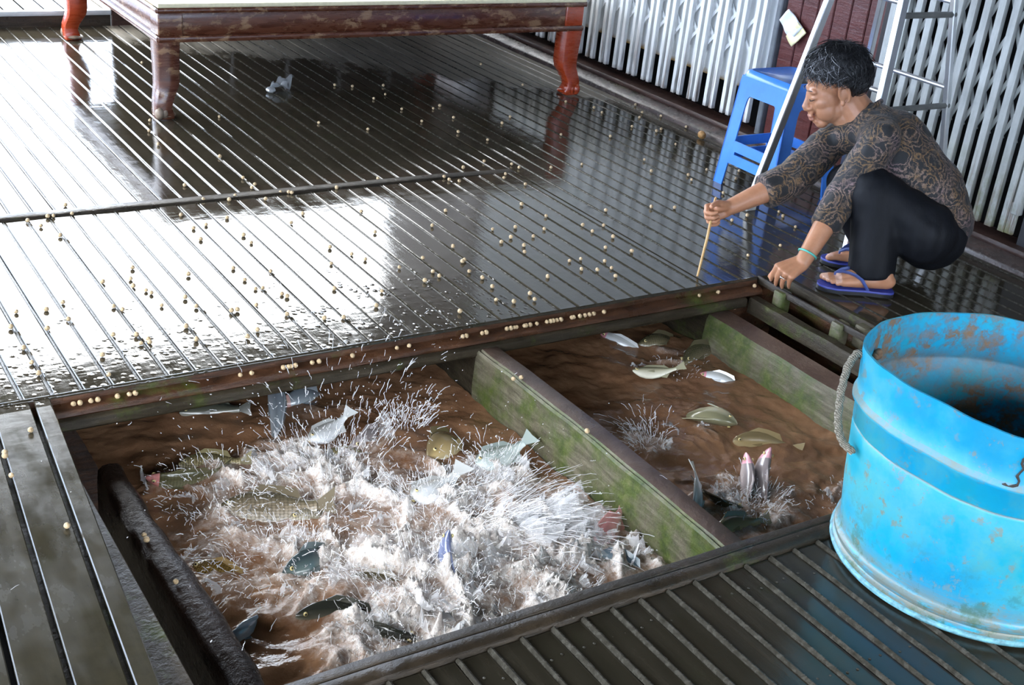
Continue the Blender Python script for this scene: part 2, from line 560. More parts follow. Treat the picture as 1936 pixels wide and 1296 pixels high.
mb = MB(); mb.box((2.655, 1.44, -.42), (2.885, 2.66, -.40)); struct(mb.build('floor', M_dark))
mb = MB(); mb.box((2.872, 1.44, -.40), (2.886, 2.66, -.024)); mb.box((2.66, 2.652, -.40), (2.886, 2.672, -.02)); struct(mb.build('wall_front', M_beam))
# ------------------------------------------------------------------ shelter and surroundings
M_roof = simple('dark_roof_boards', (0.030,0.026,0.022), .7, .4, 4)
M_wallwood = wet_timber('dark_wall_boards', (0.018,0.010,0.008), (0.045,0.020,0.014), (0.08,0.038,0.026), 0.0, (.3, .6))
M_river = simple('river_water', (0.06,0.05,0.035), .12, .2, 2, .3)

mb = MB(); mb.box((-2.3, -2.6, 2.75), (6.4, 8.1, 2.83))
for k in range(12): mb.box((-2.3, -2.3+k*.92, 2.63), (6.4, -2.22+k*.92, 2.75))
struct(mb.build('ceiling', M_roof))
mb = MB(); mb.box((-2.36, -2.6, -.05), (-2.30, 4.6, .80)); mb.box((-2.36, -2.6, 2.05), (-2.30, 4.6, 2.75)); struct(mb.build('wall_left', M_wallwood))  # unseen wall added to cut the sky light coming from the left
mb = MB(); mb.box((-2.36, -2.66, -.05), (6.4, -2.60, 1.15)); mb.box((-2.36, -2.66, 2.15), (6.4, -2.60, 2.75)); struct(mb.build('wall_near', M_wallwood))  # unseen wall behind the camera, added and slotted to limit sky light
mb = MB(); mb.box((-40, -30, -1.3), (40, 60, -1.2)); struct(mb.build('ground', M_river))
# raised outer deck at the far side and its fascia
rnd = random.Random(21)
mb = MB()
x = -.62
while x < 1.80:
    mb.mat = 0; mb.att = rnd.uniform(.1, 1)
    plank(mb, x, min(x+.088, 1.80), 6.475, 8.6, .074+rnd.uniform(-.001, .001))
    x += .096
mb.mat = 2; mb.box((-.62, 6.5, .03), (1.79, 8.58, .049))
struct(mb.build('floor', [M_plank, M_bead, M_dark], smooth=40))
mb = MB(); mb.box((-.62, 6.440, -.03), (1.795, 6.474, .055), .004); struct(mb.build('trim_14', M_trim, smooth=40))
M_edge = simple('sky_lit_edge', (0.42,0.45,0.46), .30, .15, 12)  # pale tone paints in the sky light on the step's front edge
mb = MB(); mb.box((-.62, 6.436, .055), (1.80, 6.480, .078), .004); struct(mb.build('trim_15', M_edge, smooth=40))
mb = MB()
for k in range(6): mb.box((1.80+k*.32, 6.44, -.03), (2.115+k*.32, 6.47, .80), .004)
struct(mb.build('wall_far', M_wallwood, smooth=40))  # board seen low down, raised unseen to block sky reflection under the daybed

# house front on the right: sill, dark boards beyond the gates, near-black wall painting the interior's shade
M_sill = wet_timber('sill_boards', (0.022,0.018,0.016), (0.055,0.040,0.036), (0.10,0.060,0.050), .12, (.12, .4))
mb = MB(); rings = []
for i in range(41):
    y = .2 + (6.44-.2)*i/40
    a = wav(y, .005, 4, 71); b = wav(y, .004, 5, 73)
    rings.append([(3.722+a, y, -.03), (3.720+a, y, .012+b), (3.726+a, y, .020+b), (3.79, y, .040+b*.4), (3.81, y, .043), (3.95, y, .046), (3.95, y, -.03)])
mb.loft(rings); struct(mb.build('trim_16', M_sill, smooth=40))
mb = MB(); mb.box((3.78, .2, .038), (3.90, 6.44, .060), .006); struct(mb.build('trim_17', M_wallwood, smooth=40))
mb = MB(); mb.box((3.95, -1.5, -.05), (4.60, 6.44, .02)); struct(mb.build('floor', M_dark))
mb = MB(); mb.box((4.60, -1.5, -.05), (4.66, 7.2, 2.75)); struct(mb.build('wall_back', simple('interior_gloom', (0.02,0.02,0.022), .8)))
mb = MB(); mb.box((3.80, 3.2, 2.15), (3.92, 7.2, 2.75)); mb.box((3.80, -1.5, 2.15), (3.92, 3.2, 2.75)); struct(mb.build('wall_top', M_wallwood))
mb = MB()
for k in range(11): mb.box((3.83, 6.02+k*.108, -.05), (3.87, 6.125+k*.108, 2.75), .004)
struct(mb.build('wall_right', M_wallwood, smooth=40))
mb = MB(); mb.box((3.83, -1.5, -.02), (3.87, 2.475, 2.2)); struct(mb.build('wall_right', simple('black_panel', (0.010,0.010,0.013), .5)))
mb = MB(); mb.box((3.83, 7.16, -.05), (6.4, 7.2, 2.75)); struct(mb.build('wall_sky_block', M_wallwood))  # unseen wall added to block the sky behind the house front

# ------------------------------------------------------------------ folding gates
def gate_paint(name, a, b, green=0.0):
    t = NT(name)
    p = t.pos()
    z = t.n('SeparateXYZ', ins={0: p}).outputs[2]
    nz = t.noise(t.map(p, (6, 6, 2.2)), 5, 5, .65)
    col = t.ramp(nz, [(.3, a), (.7, b)])
    run = t.noise(t.map(p, (45, 45, 3.0)), 1.3, 4, .6)
    low = t.math('SUBTRACT', 1.0, t.math('DIVIDE', t.math('SUBTRACT', z, .09), .30), clamp=True)
    rust = t.math('MULTIPLY', t.ramp(run, [(.50, 0.0), (.60, 1.0)]), t.math('ADD', t.math('MULTIPLY', low, .9), .06))
    foot = t.ramp(t.math('ADD', z, t.math('MULTIPLY', t.noise(p, 40, 3), .025)), [(.095, 1.0), (.125, 0.0)])
    rust = t.math('MAXIMUM', rust, foot)
    col = t.mix(t.math('MULTIPLY', rust, .85), col, t.ramp(t.noise(p, 55, 4, .7), [(.35, (0.045,0.022,0.012)), (.7, (0.19,0.085,0.03))]))
    if green:
        gm = t.math('MULTIPLY', t.ramp(t.noise(p, 14, 4, .7), [(.42, 0.0), (.62, .7)]), low)
        col = t.mix(gm, col, (0.16, 0.18, 0.055))
    t.set(base=col, rough=.45, normal=t.bump(nz, .15, .004))
    return t.mat
M_gate = gate_paint('white_gate_paint', (0.60,0.61,0.60), (0.74,0.75,0.74))
M_gate2 = gate_paint('grey_gate_paint', (0.36,0.37,0.35), (0.50,0.51,0.48), 1.0)
def sheetmat():
    t = NT('gate_sheet_paint')
    p = t.pos()
    z = t.n('SeparateXYZ', ins={0: p}).outputs[2]
    nz = t.noise(p, 18, 5, .7)
    edge = t.ramp(t.math('ADD', z, t.math('MULTIPLY', t.math('SUBTRACT', nz, .5), .05)), [(.222, 1.0), (.245, 0.0)])
    col = t.mix(edge, (0.66,0.67,0.66), (0.34,0.19,0.03))
    t.set(base=col, rough=.5)
    return t.mat
M_sheet = sheetmat()
M_rivet = simple('rusty_rivet', (0.09,0.04,0.018), .6)

def ubar(me_name, h, w=.021, d=.020, mat=None):
    mb = MB()
    for lo, hi in (((-d/2, -w/2, 0), (-d/2+.004, w/2, h)), ((-d/2+.004, -w/2, 0), (d/2, -w/2+.003, h)), ((-d/2+.004, w/2-.003, 0), (d/2, w/2, h))):
        mb.box(lo, hi)
    return mb
def strip(p0, p1, w=.020, th=.004):
    a = Vector(p0); b = Vector(p1); d = (b-a); L = d.length; d.normalize()
    nrm = Vector((1,0,0)); s_ = d.cross(nrm).normalized()
    mb = MB(); mb.obox((a+b)/2, d*(L/2+.010), s_*(w/2), nrm*(th/2))
    return mb

def fold_gate(label, ys, pair, zA, dz, step, mat, zb, sheet, xg=3.83):
    root = empty('folding_gate', (xg, (ys[0]+ys[-1])/2, zb), label, 'gate')
    for y in ys:
        for s_ in (-1, 1) if pair else (0,):
            m = ubar('bar', 2.06, .021 if pair else .027)
            m.v = [(xg+v[0], y+s_*pair/2+v[1], zb+v[2]) for v in m.v]
            m.build('bar', mat, root, smooth=30)
    for k in range(len(ys)):
        for sg in (-1, 1):
            k2 = k+sg*step
            if 0 <= k2 < len(ys):
                for lev in range(1 if pair else 2):
                    z0 = zA+lev*dz
                    if lev == 1 and k % 2: continue
                    m = strip((xg+.013+.005*(sg > 0), ys[k], z0), (xg+.013+.005*(sg > 0), ys[k2], z0+dz), w=.015)
                    m.build('lattice_strip', mat, root)
    if sheet:
        m = MB(); m.box((xg+.030, sheet[0], .222), (xg+.034, sheet[1], 2.1)); m.build('backing_sheet', M_sheet, root)
    return root
fold_gate('white folding gate with a solid backing sheet, to the left of the brown door', [3.935+.1165*k for k in range(18)], .041, .33, .245, 2, M_gate, .092, (3.86, 6.0))
g2 = fold_gate('greyish rusty folding gate with dark gaps, right of the brown door behind the ladder', [2.545+.058*k for k in range(13)], 0, .40, .25, 2, M_gate2, .085, None)
m = MB(); m.box((3.815, 2.492, .16), (3.845, 2.522, 2.15), .003); m.build('end_stile', M_gate2, g2, smooth=30)
m = MB(); m.box((3.822, 2.50, .085), (3.838, 2.545, .20), .003); m.build('foot_plate', M_gate2, g2, smooth=30)

# ------------------------------------------------------------------ brown door
M_door = wet_timber('maroon_door_boards', (0.060,0.010,0.009), (0.095,0.018,0.015), (0.13,0.035,0.028), 0.0, (.3, .55))
mb = MB()
for k in range(6): mb.box((3.850, 3.295+k*.0880, .07), (3.880, 3.295+k*.0880+.0845, 2.14), .004)
mb.box((3.865, 3.29, .06), (3.885, 3.83, 2.14))
struct(mb.build('door_1', M_door, smooth=40))
mb = MB(); mb.box((3.835, 3.832, .05), (3.895, 3.862, 2.15), .004); struct(mb.build('trim_18', simple('grey_post', (0.14,0.15,0.16), .5), smooth=40))
mb = MB(); mb.box((3.835, 3.262, .05), (3.895, 3.292, 2.15), .004); struct(mb.build('trim_19', simple('shaded_gap', (0.030,0.026,0.026), .5), smooth=40))  # near-black strip painted as the shade in the gap beside the door
# rumpled packet stuck to the door
M_paper = simple('white_wrapper', (0.72,0.73,0.76), .35, .08, 40, .3)
M_papy = simple('yellow_label', (0.78,0.72,0.40), .4, .1, 40)
def quadgrid(c00, c10, c11, c01, nx, ny, amp, seed, off):
    V = []; F = []
    for j in range(ny+1):
        for i in range(nx+1):
            u, v = i/nx, j/ny
            p = Vector(c00)*(1-u)*(1-v)+Vector(c10)*u*(1-v)+Vector(c11)*u*v+Vector(c01)*(1-u)*v
            p = p + Vector(off)*(.5+noise.noise(p*22+Vector((seed, 0, 0))))*amp
            V.append(p)
    for j in range(ny):
        for i in range(nx):
            a = j*(nx+1)+i
            F.append((a, a+1, a+nx+2, a+nx+1))
    return V, F
pk = empty('wrapper', (3.845, 3.74, .54), 'crumpled white wrapper with a pale yellow end stuck on the brown door', 'wrapper')
mb = MB(); V, F = quadgrid((3.838, 3.784, .609), (3.838, 3.690, .553), (3.838, 3.741, .483), (3.838, 3.826, .556), 10, 10, .012, 2, (-1, 0, 0)); mb.add(V, F)
o = mb.build('sheet', M_paper, pk, smooth=180, fix=False); o.modifiers.new('thick', 'SOLIDIFY').thickness = .003
mb = MB(); V, F = quadgrid((3.834, 3.718, .569), (3.834, 3.664, .537), (3.834, 3.725, .467), (3.834, 3.770, .500), 8, 8, .008, 5, (-1, 0, 0)); mb.add(V, F)
o = mb.build('yellow_end', M_papy, pk, smooth=180, fix=False); o.modifiers.new('thick', 'SOLIDIFY').thickness = .003
o['label'] = 'pale yellow end of the wrapper'

# ------------------------------------------------------------------ daybed
def varnish(name, a, b, worn, wornamt):
    t = NT(name)
    p = t.pos()
    g = t.noise(t.map(p, (3, 3, 16)), 4, 6, .65, .5)
    col = t.ramp(g, [(.3, a), (.7, b)])
    w = t.ramp(t.noise(t.map(p, (5, 5, 9)), 2.6, 6, .7, .3), [(.66-.2*wornamt, 0.0), (.72-.2*wornamt, .85)])
    col = t.mix(w, col, worn)
    t.set(base=col, rough=t.ramp(g, [(.3, .18), (.7, .38)]), coat=.4, coat_rough=.15, normal=t.bump(g, .2, .004))
    return t.mat
M_var = varnish('red_brown_varnish', (0.055,0.015,0.008), (0.125,0.040,0.018), (0.26,0.15,0.08), .62)
M_red = varnish('red_orange_varnish', (0.26,0.028,0.007), (0.38,0.052,0.012), (0.42,0.12,0.05), .12)
M_mat = simple('cream_sleeping_mat', (0.78,0.70,0.46), .55, .08, 60, .2)
M_pale = simple('worn_foot_wood', (0.20,0.15,0.11), .45, .5, 40, .3)
bed = empty('daybed', (2.52, 5.46, 0), 'low red-brown varnished wooden daybed with curved legs on the wet deck', 'daybed')
BX0, BX1, BY0, BY1 = 1.512, 3.530, 4.785, 6.21
def rail(name, lo, hi, m=M_var):
    q = MB(); q.box(lo, hi, .006); return q.build(name, m, bed, smooth=40)
rail('front_rail', (BX0+.012, BY0+.010, .325), (BX1-.012, BY0+.045, .420))
rail('back_rail', (BX0+.012, BY1-.045, .325), (BX1-.012, BY1-.010, .420))
rail('side_rail', (BX0+.010, BY0+.012, .325), (BX0+.045, BY1-.012, .420))
rail('side_rail', (BX1-.045, BY0+.012, .325), (BX1-.010, BY1-.012, .420))
for nm, lo, hi in (('lower_moulding', (BX0-.004, BY0-.006, .303), (BX1+.004, BY0+.04, .327)), ('lower_moulding', (BX0-.006, BY0-.004, .303), (BX0+.04, BY1, .327)),
                   ('lower_moulding', (BX1-.04, BY0-.004, .303), (BX1+.006, BY1, .327)), ('upper_moulding', (BX0-.008, BY0-.010, .416), (BX1+.008, BY0+.05, .436)),
                   ('upper_moulding', (BX0-.010, BY0-.008, .416), (BX0+.05, BY1, .436)), ('upper_moulding', (BX1-.05, BY0-.008, .416), (BX1+.010, BY1, .436))):
    rail(nm, lo, hi)
rail('bed_board', (BX0+.03, BY0+.03, .33), (BX1-.03, BY1-.03, .425))
q = MB(); q.box((BX0-.002, BY0-.006, .4365), (BX1+.002, BY1+.01, .452), .004); q.build('mat', M_mat, bed, smooth=40)
def corner(x, y, m):
    q = MB(); q.box((x, y, .326), (x+.098, y+.098, .417), .004); return q.build('corner_block', m, bed, smooth=40)
corner(BX0+.002, BY0+.002, M_var); corner(BX1-.100, BY0+.002, M_red)
def bed_leg(x, y, sx, sy, m, mf):
    # x, y: outer corner on the plan; sx, sy point inwards
    prof = [(.304, 0.0, .092), (.22, .004, .088), (.155, .006, .086), (.125, .005, .082), (.095, -.002, .074), (.070, -.009, .068), (.045, -.011, .064), (.024, -.010, .070), (.004, -.006, .072), (.0, -.006, .068)]
    rings = []
    for z, off, w in prof:
        ring = []
        for (u, v) in ((0.06, 0), (.5, -.03), (.94, 0), (1, .06), (1.0, .5), (1, .94), (.94, 1), (.5, 1), (.06, 1), (0, .94), (-.03, .5), (0, .06)):
            ring.append((x+sx*(off+u*w), y+sy*(off+v*w), z))
        rings.append(ring)
    q = MB(); q.loft(rings)
    lg = q.build('leg', m, bed, smooth=50)
    q = MB()
    for k in range(3):
        q.sphere((x+sx*(.002+.022*k), y+sy*(-.006+.008*k), .026), (.018, .018, .026), 12, 8)
    q.sphere((x+sx*.034, y+sy*.034, .012), (.046, .046, .012), 14, 6)
    q.build('scroll_foot', mf, lg, smooth=60)
bed_leg(BX0-.006, BY0-.004, 1, 1, M_var, M_pale)
bed_leg(BX1+.002, BY0-.002, -1, 1, M_red, M_red)
bed_leg(BX0-.004, BY1+.004, 1, -1, M_red, M_pale)
bed_leg(BX1+.004, BY1+.004, -1, -1, M_red, M_red)

# crumpled foil scrap on the deck
M_foil = simple('silvery_film', (0.75,0.78,0.80), .12, .1, 30, .6, metal=.7)
mb = MB(); V, F = quadgrid((2.090, 5.100, .006), (2.150, 5.035, .006), (2.255, 5.185, .006), (2.175, 5.165, .006), 12, 8, .050, 9, (0, 0, 1)); mb.add(V, F)
mb.sphere((2.098, 5.075, .014), (.022, .026, .014), 8, 6)
tag(mb.build('plastic_film_scrap', M_foil, smooth=40), 'crumpled silvery scrap of plastic film lying on the deck beside the daybed leg', 'scrap')

# ------------------------------------------------------------------ blue plastic stool
def plastic(name, c, rough=.35, dirt=None):
    t = NT(name)
    p = t.pos()
    nz = t.noise(p, 12, 5, .6)
    col = t.ramp(nz, [(.25, tuple(a*.85 for a in c)), (.75, tuple(min(1, a*1.08) for a in c))])
    t.set(base=col, rough=rough, normal=t.bump(t.noise(p, 90, 3), .05, .002))
    return t.mat
M_stool = plastic('blue_stool_plastic', (0.060,0.235,0.74), .20)
st = empty('plastic_stool', (3.482, 3.352, 0), 'sky blue plastic stool standing in front of the brown door', 'stool')
sb = [(3.320, 3.190), (3.645, 3.190), (3.645, 3.515), (3.320, 3.515)]
stp = [(3.352, 3.222), (3.613, 3.222), (3.613, 3.488), (3.352, 3.488)]
HS = .452
def spt(side, u, z, inset=0.0):
    """point on a side panel: u 0..1 along it"""
    i, j = side, (side+1) % 4
    k = z/HS
    a = Vector((sb[i][0]*(1-k)+stp[i][0]*k, sb[i][1]*(1-k)+stp[i][1]*k, z))
    b = Vector((sb[j][0]*(1-k)+stp[j][0]*k, sb[j][1]*(1-k)+stp[j][1]*k, z))
    nrm = (b-a).cross(Vector((0, 0, 1))).normalized()
    return a*(1-u)+b*u - nrm*inset
def panel(name, side, pts, th=.006):
    outer = [spt(side, u, z) for u, z in pts]; inner = [spt(side, u, z, th) for u, z in pts]
    n = len(pts); F = [tuple(range(n)), tuple(range(2*n-1, n-1, -1))]+[(i, n+i, n+(i+1) % n, (i+1) % n) for i in range(n)]
    q = MB(); q.add(outer+inner, F); return q
def U(w, lo): return w if lo == 0 else 1-w
for c4 in range(4):
    q = MB()
    for side, lo in ((c4, 0), ((c4+3) % 4, 1)):
        z = [(.150, 0), (.165, .09), (.195, .19), (.205, .28), (.207, .30)]
        pn = panel('leg', side, [(U(0, lo), 0)]+[(U(w, lo), zz) for w, zz in z]+[(U(0, lo), .30)]); q.add(pn.v, pn.f)
    q.build('leg', M_stool, st, smooth=30)
for side in range(4):
    arc = [(.5-.293*cos(pi*i/16)*(1-.10*sin(pi*i/16)**6), .30+.062*min(1, sin(pi*i/16)*2.2)**.8) for i in range(1, 16)]
    q = panel('apron', side, [(0, .30), (.207, .30)]+arc+[(.793, .30), (1, .30), (1, .40), (.985, .43), (.015, .43), (0, .40)]); q.build('apron', M_stool, st, smooth=30)
    q = MB()
    for zz0, zz1, u0, u1 in ((.142, .182, .182, .818), (.092, .130, .168, .832)):
        r = panel('x', side, [(u0, zz0), (u1, zz0), (u1+.008*(1 if zz0 > .1 else 1), zz1), (u0-.0, zz1)]); q.add(r.v, r.f)
    for u0, u1 in ((.175, .235), (.765, .825)):
        r = panel('x', side, [(u0, .130), (u1, .130), (u1, .142), (u0, .142)]); q.add(r.v, r.f)
    q.build('cross_rail', M_stool, st, smooth=30)
# seat: chamfered slab with a shallow dish
def rrect(cx, cy, hx, hy, r, z, n=4):
    out = []
    for sx, sy, a0 in ((1, -1, -pi/2), (1, 1, 0), (-1, 1, pi/2), (-1, -1, pi)):
        for i in range(n+1):
            a = a0+pi/2*i/n
            out.append((cx+sx*(hx-r)+r*cos(a), cy+sy*(hy-r)+r*sin(a), z))
    return out
q = MB()
cx, cy = 3.4825, 3.355
q.loft([rrect(cx, cy, .1335, .1360, .022, .395), rrect(cx, cy, .1320, .1345, .024, .430), rrect(cx, cy, .126, .129, .026, .450), rrect(cx, cy, .118, .121, .026, .455), rrect(cx, cy, .110, .113, .024, .451), rrect(cx, cy, .02, .02, .01, .448)])
q.build('seat', M_stool, st, smooth=50)

# ------------------------------------------------------------------ aluminium step ladder
M_alu = simple('brushed_aluminium', (0.72,0.73,0.74), .30, .10, 8, .05, metal=.85)
M_alud = simple('dull_grey_tube', (0.12,0.12,0.11), .5, .25, 20)
lad = empty('step_ladder', (3.49, 2.95, 0), 'tall aluminium step ladder standing between the crouching person and the gates', 'ladder')
LX0, LX1, LY0, LY1, LA, LB = 3.223, 3.690, 3.202, 2.699, .137*.9, .112
def lrail(i, z):
    x = (LX0+.137*z, LX0+.137*z, LX1-.118*z, LX1-.118*z)[i]
    y = (LY0-.117*z, LY1+.117*z, LY1+.117*z, LY0-.117*z)[i]
    return Vector((x, y, z))
for i in range(4):
    a, b = lrail(i, .012), lrail(i, 1.62)
    q = MB(); d = (b-a)/2
    ax = Vector((1, 0, 0)); ay = Vector((0, 1, 0))
    q.obox((a+b)/2, ax*.017 if i < 2 else ax*.011, ay*.011, d, .003)
    rl_ = q.build('side_rail', M_alu, lad, smooth=30)
    q = MB(); q.obox(lrail(i, .016), ax*.024, ay*.018, Vector((0, 0, .016)), .003); q.build('rubber_foot', simple('white_rubber', (0.62,0.62,0.60), .5) if i == 0 else M_alud, rl_, smooth=30)
for z in (.555, .84, 1.12, 1.40):
    for a, b in ((0, 1), (3, 2)):
        q = MB(); q.tube([lrail(a, z), lrail(b, z)], .0085, 10); q.build('rung', M_alu, lad, smooth=50)
for z in (.495, .80, 1.30):
    for a, b in ((0, 3), (1, 2)):
        q = MB(); q.tube([lrail(a, z), lrail(b, z)], .0105, 10); q.sphere(lrail(b, z), .014, 8, 6); q.build('spreader_bar', M_alud, lad, smooth=50)

# ------------------------------------------------------------------ sawn-off blue drum
def drum_mat(inner):
    t = NT('drum_paint_in' if inner else 'drum_paint')
    p = t.pos()
    z = t.n('SeparateXYZ', ins={0: p}).outputs[2]
    n1 = t.noise(p, 3.2, 5, .6); n2 = t.noise(p, 26, 6, .75); n3 = t.noise(p, 8, 6, .7)
    col = t.ramp(n1, [(.38, (0.003,0.25,0.44)), (.50, (0.005,0.30,0.49)), (.62, (0.010,0.31,0.41))])
    if inner:
        dk = t.math('MULTIPLY', t.ramp(n2, [(.42, 0.0), (.56, 1.0)]), t.ramp(n3, [(.36, .2), (.58, 1.0)]))
        band = t.math('SUBTRACT', 1.0, t.math('DIVIDE', t.math('ABSOLUTE', t.math('SUBTRACT', z, .345)), .035), clamp=True)
        dk = t.math('MAXIMUM', dk, t.math('MULTIPLY', band, t.ramp(n3, [(.38, .25), (.56, .9)])))
        col = t.mix(dk, col, t.ramp(n2, [(.4, (0.11,0.075,0.045)), (.7, (0.26,0.15,0.075))]))
        t.set(base=col, rough=.5, normal=t.bump(n2, .2, .004))
    else:
        film = t.math('MULTIPLY', t.ramp(n3, [(.42, 0.0), (.60, .60)]), t.ramp(n1, [(.38, .25), (.55, 1.0)]))
        col = t.mix(film, col, (0.10, 0.36, 0.36))
        spots = t.math('MULTIPLY', t.ramp(n2, [(.57, 0.0), (.62, .85)]), t.ramp(n3, [(.42, .15), (.58, 1.0)]))
        groove = t.math('MULTIPLY', t.math('COMPARE', z, .353, .006), t.ramp(n3, [(.40, .1), (.56, .9)]))
        groove = t.math('MAXIMUM', groove, t.math('MULTIPLY', t.math('COMPARE', z, .287, .0022), .8))
        spots = t.math('MAXIMUM', spots, t.math('MULTIPLY', groove, .8))
        col = t.mix(spots, col, (0.20, 0.19, 0.13))
        # grime rubbed into the foot
        low = t.math('SUBTRACT', 1.15, t.math('DIVIDE', t.math('SUBTRACT', z, .030), .055), clamp=True)
        gr = t.math('MULTIPLY', low, t.ramp(t.noise(t.map(p, (1, 1, 9)), 14, 5, .7), [(.34, 0.0), (.50, 1.0)]))
        col = t.mix(t.math('MULTIPLY', gr, .85), col, (0.17, 0.155, 0.105))
        moss = t.math('MULTIPLY', t.math('SUBTRACT', 1.0, t.math('DIVIDE', z, .20), clamp=True), t.ramp(t.noise(p, 16, 6, .75), [(.50, 0.0), (.60, .8)]))
        col = t.mix(moss, col, (0.03, 0.09, 0.045))
        t.set(base=col, rough=t.ramp(n3, [(.3, .28), (.7, .5)]), normal=t.bump(n2, .10, .003))
    return t.mat
M_drum, M_drumi = drum_mat(False), drum_mat(True)
M_rim = simple('scuffed_chime', (0.12,0.30,0.36), .45, .5, 60, .3)
DC = (2.115, 1.265)
def lerp(a, b, t): return a+(b-a)*t
RIM = [(0, .272), (38, .270), (72, .272), (93, .287), (115, .303), (140, .320), (153, .313), (166, .302), (186, .290), (203, .304), (216, .314), (240, .306), (270, .290), (315, .276), (360, .272)]
def rimr(a):
    d = math.degrees(a) % 360
    for (d0, r0), (d1, r1) in zip(RIM, RIM[1:]):
        if d0 <= d <= d1:
            t = (d-d0)/(d1-d0); t = t*t*(3-2*t)
            return lerp(r0, r1, t)
def drum_r(a, z):
    k = max(0, min(1, z/.45))
    return lerp(.281, rimr(a), k)
HRIM = .455
def rimz(a): return HRIM + .004*noise.noise(Vector((cos(a)*3, sin(a)*3, 0)))
dr = empty('drum', (DC[0], DC[1], 0), 'sawn-off bright blue drum with stained inside on the near deck', 'drum')
prof_o = [(-.006, .006), (.004, .004), (.008, .010), (.008, .018), (.002, .022), (.000, .026), (.006, .032), (.006, .040), (-.002, .046), (-.004, .055)]
prof_o += [(-.002, .10), (0, .16), (0, .22), (0, .282), (-.0035, .287), (.0, .292), (0, .335), (.0075, .343), (.0075, .350), (.0, .358), (0, .40), (0, .43), (0, 'rim')]
SEG = 96
q = MB(); rings = []
for off, z in prof_o:
    ring = []
    for k in range(SEG):
        a = 2*pi*k/SEG
        zz = rimz(a) if z == 'rim' else z
        r = drum_r(a, zz)+off
        ring.append((DC[0]+r*cos(a), DC[1]+r*sin(a), zz))
    rings.append(ring)
prof_i = [(-.005, 'rim'), (-.006, .43), (-.006, .36), (.001, .350), (.001, .343), (-.007, .335), (-.006, .22), (-.006, .03), (-.03, .022)]
q.mat = 0
q.loft(rings, cap=False)
rin = []
for off, z in prof_i:
    ring = []
    for k in range(SEG):
        a = 2*pi*k/SEG
        zz = rimz(a) if z == 'rim' else z
        r = drum_r(a, zz)+off
        ring.append((DC[0]+r*cos(a), DC[1]+r*sin(a), zz))
    rin.append(ring)
q.loft([rings[-1], rin[0]], cap=False)
q.mat = 1
q.loft(rin, cap=False)
n0 = len(q.v); q.add(rin[-1], [tuple(range(SEG))])
q.build('body', [M_drum, M_drumi], dr, smooth=50, fix=False)
q = MB(); rg = []
for off, z in ((.0, .004), (.012, .006), (.014, .012), (.010, .017), (.0, .018)):
    rg.append([(DC[0]+(drum_r(2*pi*k/SEG, z)+off)*cos(2*pi*k/SEG), DC[1]+(drum_r(2*pi*k/SEG, z)+off)*sin(2*pi*k/SEG), z) for k in range(SEG)])
q.loft(rg, cap=False); q.build('bottom_rim', M_rim, dr, smooth=60)
# crack below the lip
M_crack = simple('dark_crack', (0.035,0.028,0.022), .7)
q = MB()
def on_drum(a, z, o=.002):
    r = drum_r(a, z)+o
    return Vector((DC[0]+r*cos(a), DC[1]+r*sin(a), z))
pts = [on_drum(radians(218)+.03*sin(i*1.9)*.4, .432-i*.009) for i in range(9)]+[on_drum(radians(218)-.02*i, .353+.002*(i % 2)) for i in range(1, 5)]
q.tube(pts, [.0015+.0015*abs(sin(i*1.3)) for i in range(len(pts))], 6); o = q.build('crack', M_crack, dr); o['label'] = 'dark crack below the rim'
# rope handle and its knots
def ropemat():
    t = NT('grey_rope')
    p = t.pos()
    w = t.n('TexWave', ins={'Vector': t.map(p, (1, 1, 1), (0.9, .5, .3)), 'Scale': 90.0, 'Distortion': .5}).outputs['Fac']
    t.set(base=t.ramp(w, [(.2, (0.19,0.165,0.12)), (.6, (0.36,0.32,0.25))]), rough=.85, normal=t.bump(w, .8, .004))
    return t.mat
M_rope = ropemat()
rp = [on_drum(radians(138), .432, -.006), on_drum(radians(138.5), .436, .010), on_drum(radians(140), .405, .026), on_drum(radians(142), .36, .034), on_drum(radians(143.5), .31, .036), on_drum(radians(145), .275, .034), on_drum(radians(148), .255, .026), on_drum(radians(152), .250, .012)]
fine = []
for i in range(len(rp)-1):
    for t_ in range(5): fine.append(rp[i].lerp(rp[i+1], t_/5))
fine.append(rp[-1])
for _ in range(3): fine = [fine[0]]+[(fine[i-1]+fine[i]*2+fine[i+1])/4 for i in range(1, len(fine)-1)]+[fine[-1]]
q = MB()
for s_ in range(3):
    strand = []
    for i, p in enumerate(fine):
        t = (fine[min(i+1, len(fine)-1)]-fine[max(i-1, 0)]).normalized()
        a = t.orthogonal(); a = (Vector((0, 0, 1)).cross(t)).normalized(); b = t.cross(a)
        an = i*.9+s_*2*pi/3
        strand.append(p+a*cos(an)*.0042+b*sin(an)*.0042)
    q.tube(strand, .0048, 6)
q.build('rope_handle', M_rope, dr, smooth=60)
M_knot = simple('muddy_knot', (0.17,0.105,0.06), .8, .3, 60, .5)
for a, z in ((118, .400), (136, .385)):
    q = MB(); c = on_drum(radians(a), z, -.014)
    for k in range(4): q.sphere(c+Vector((random.uniform(-.005, .005), random.uniform(-.005, .005), random.uniform(-.007, .007))), random.uniform(.008, .012), 10, 7)
    q.build('rope_knot', M_knot, dr, smooth=60)
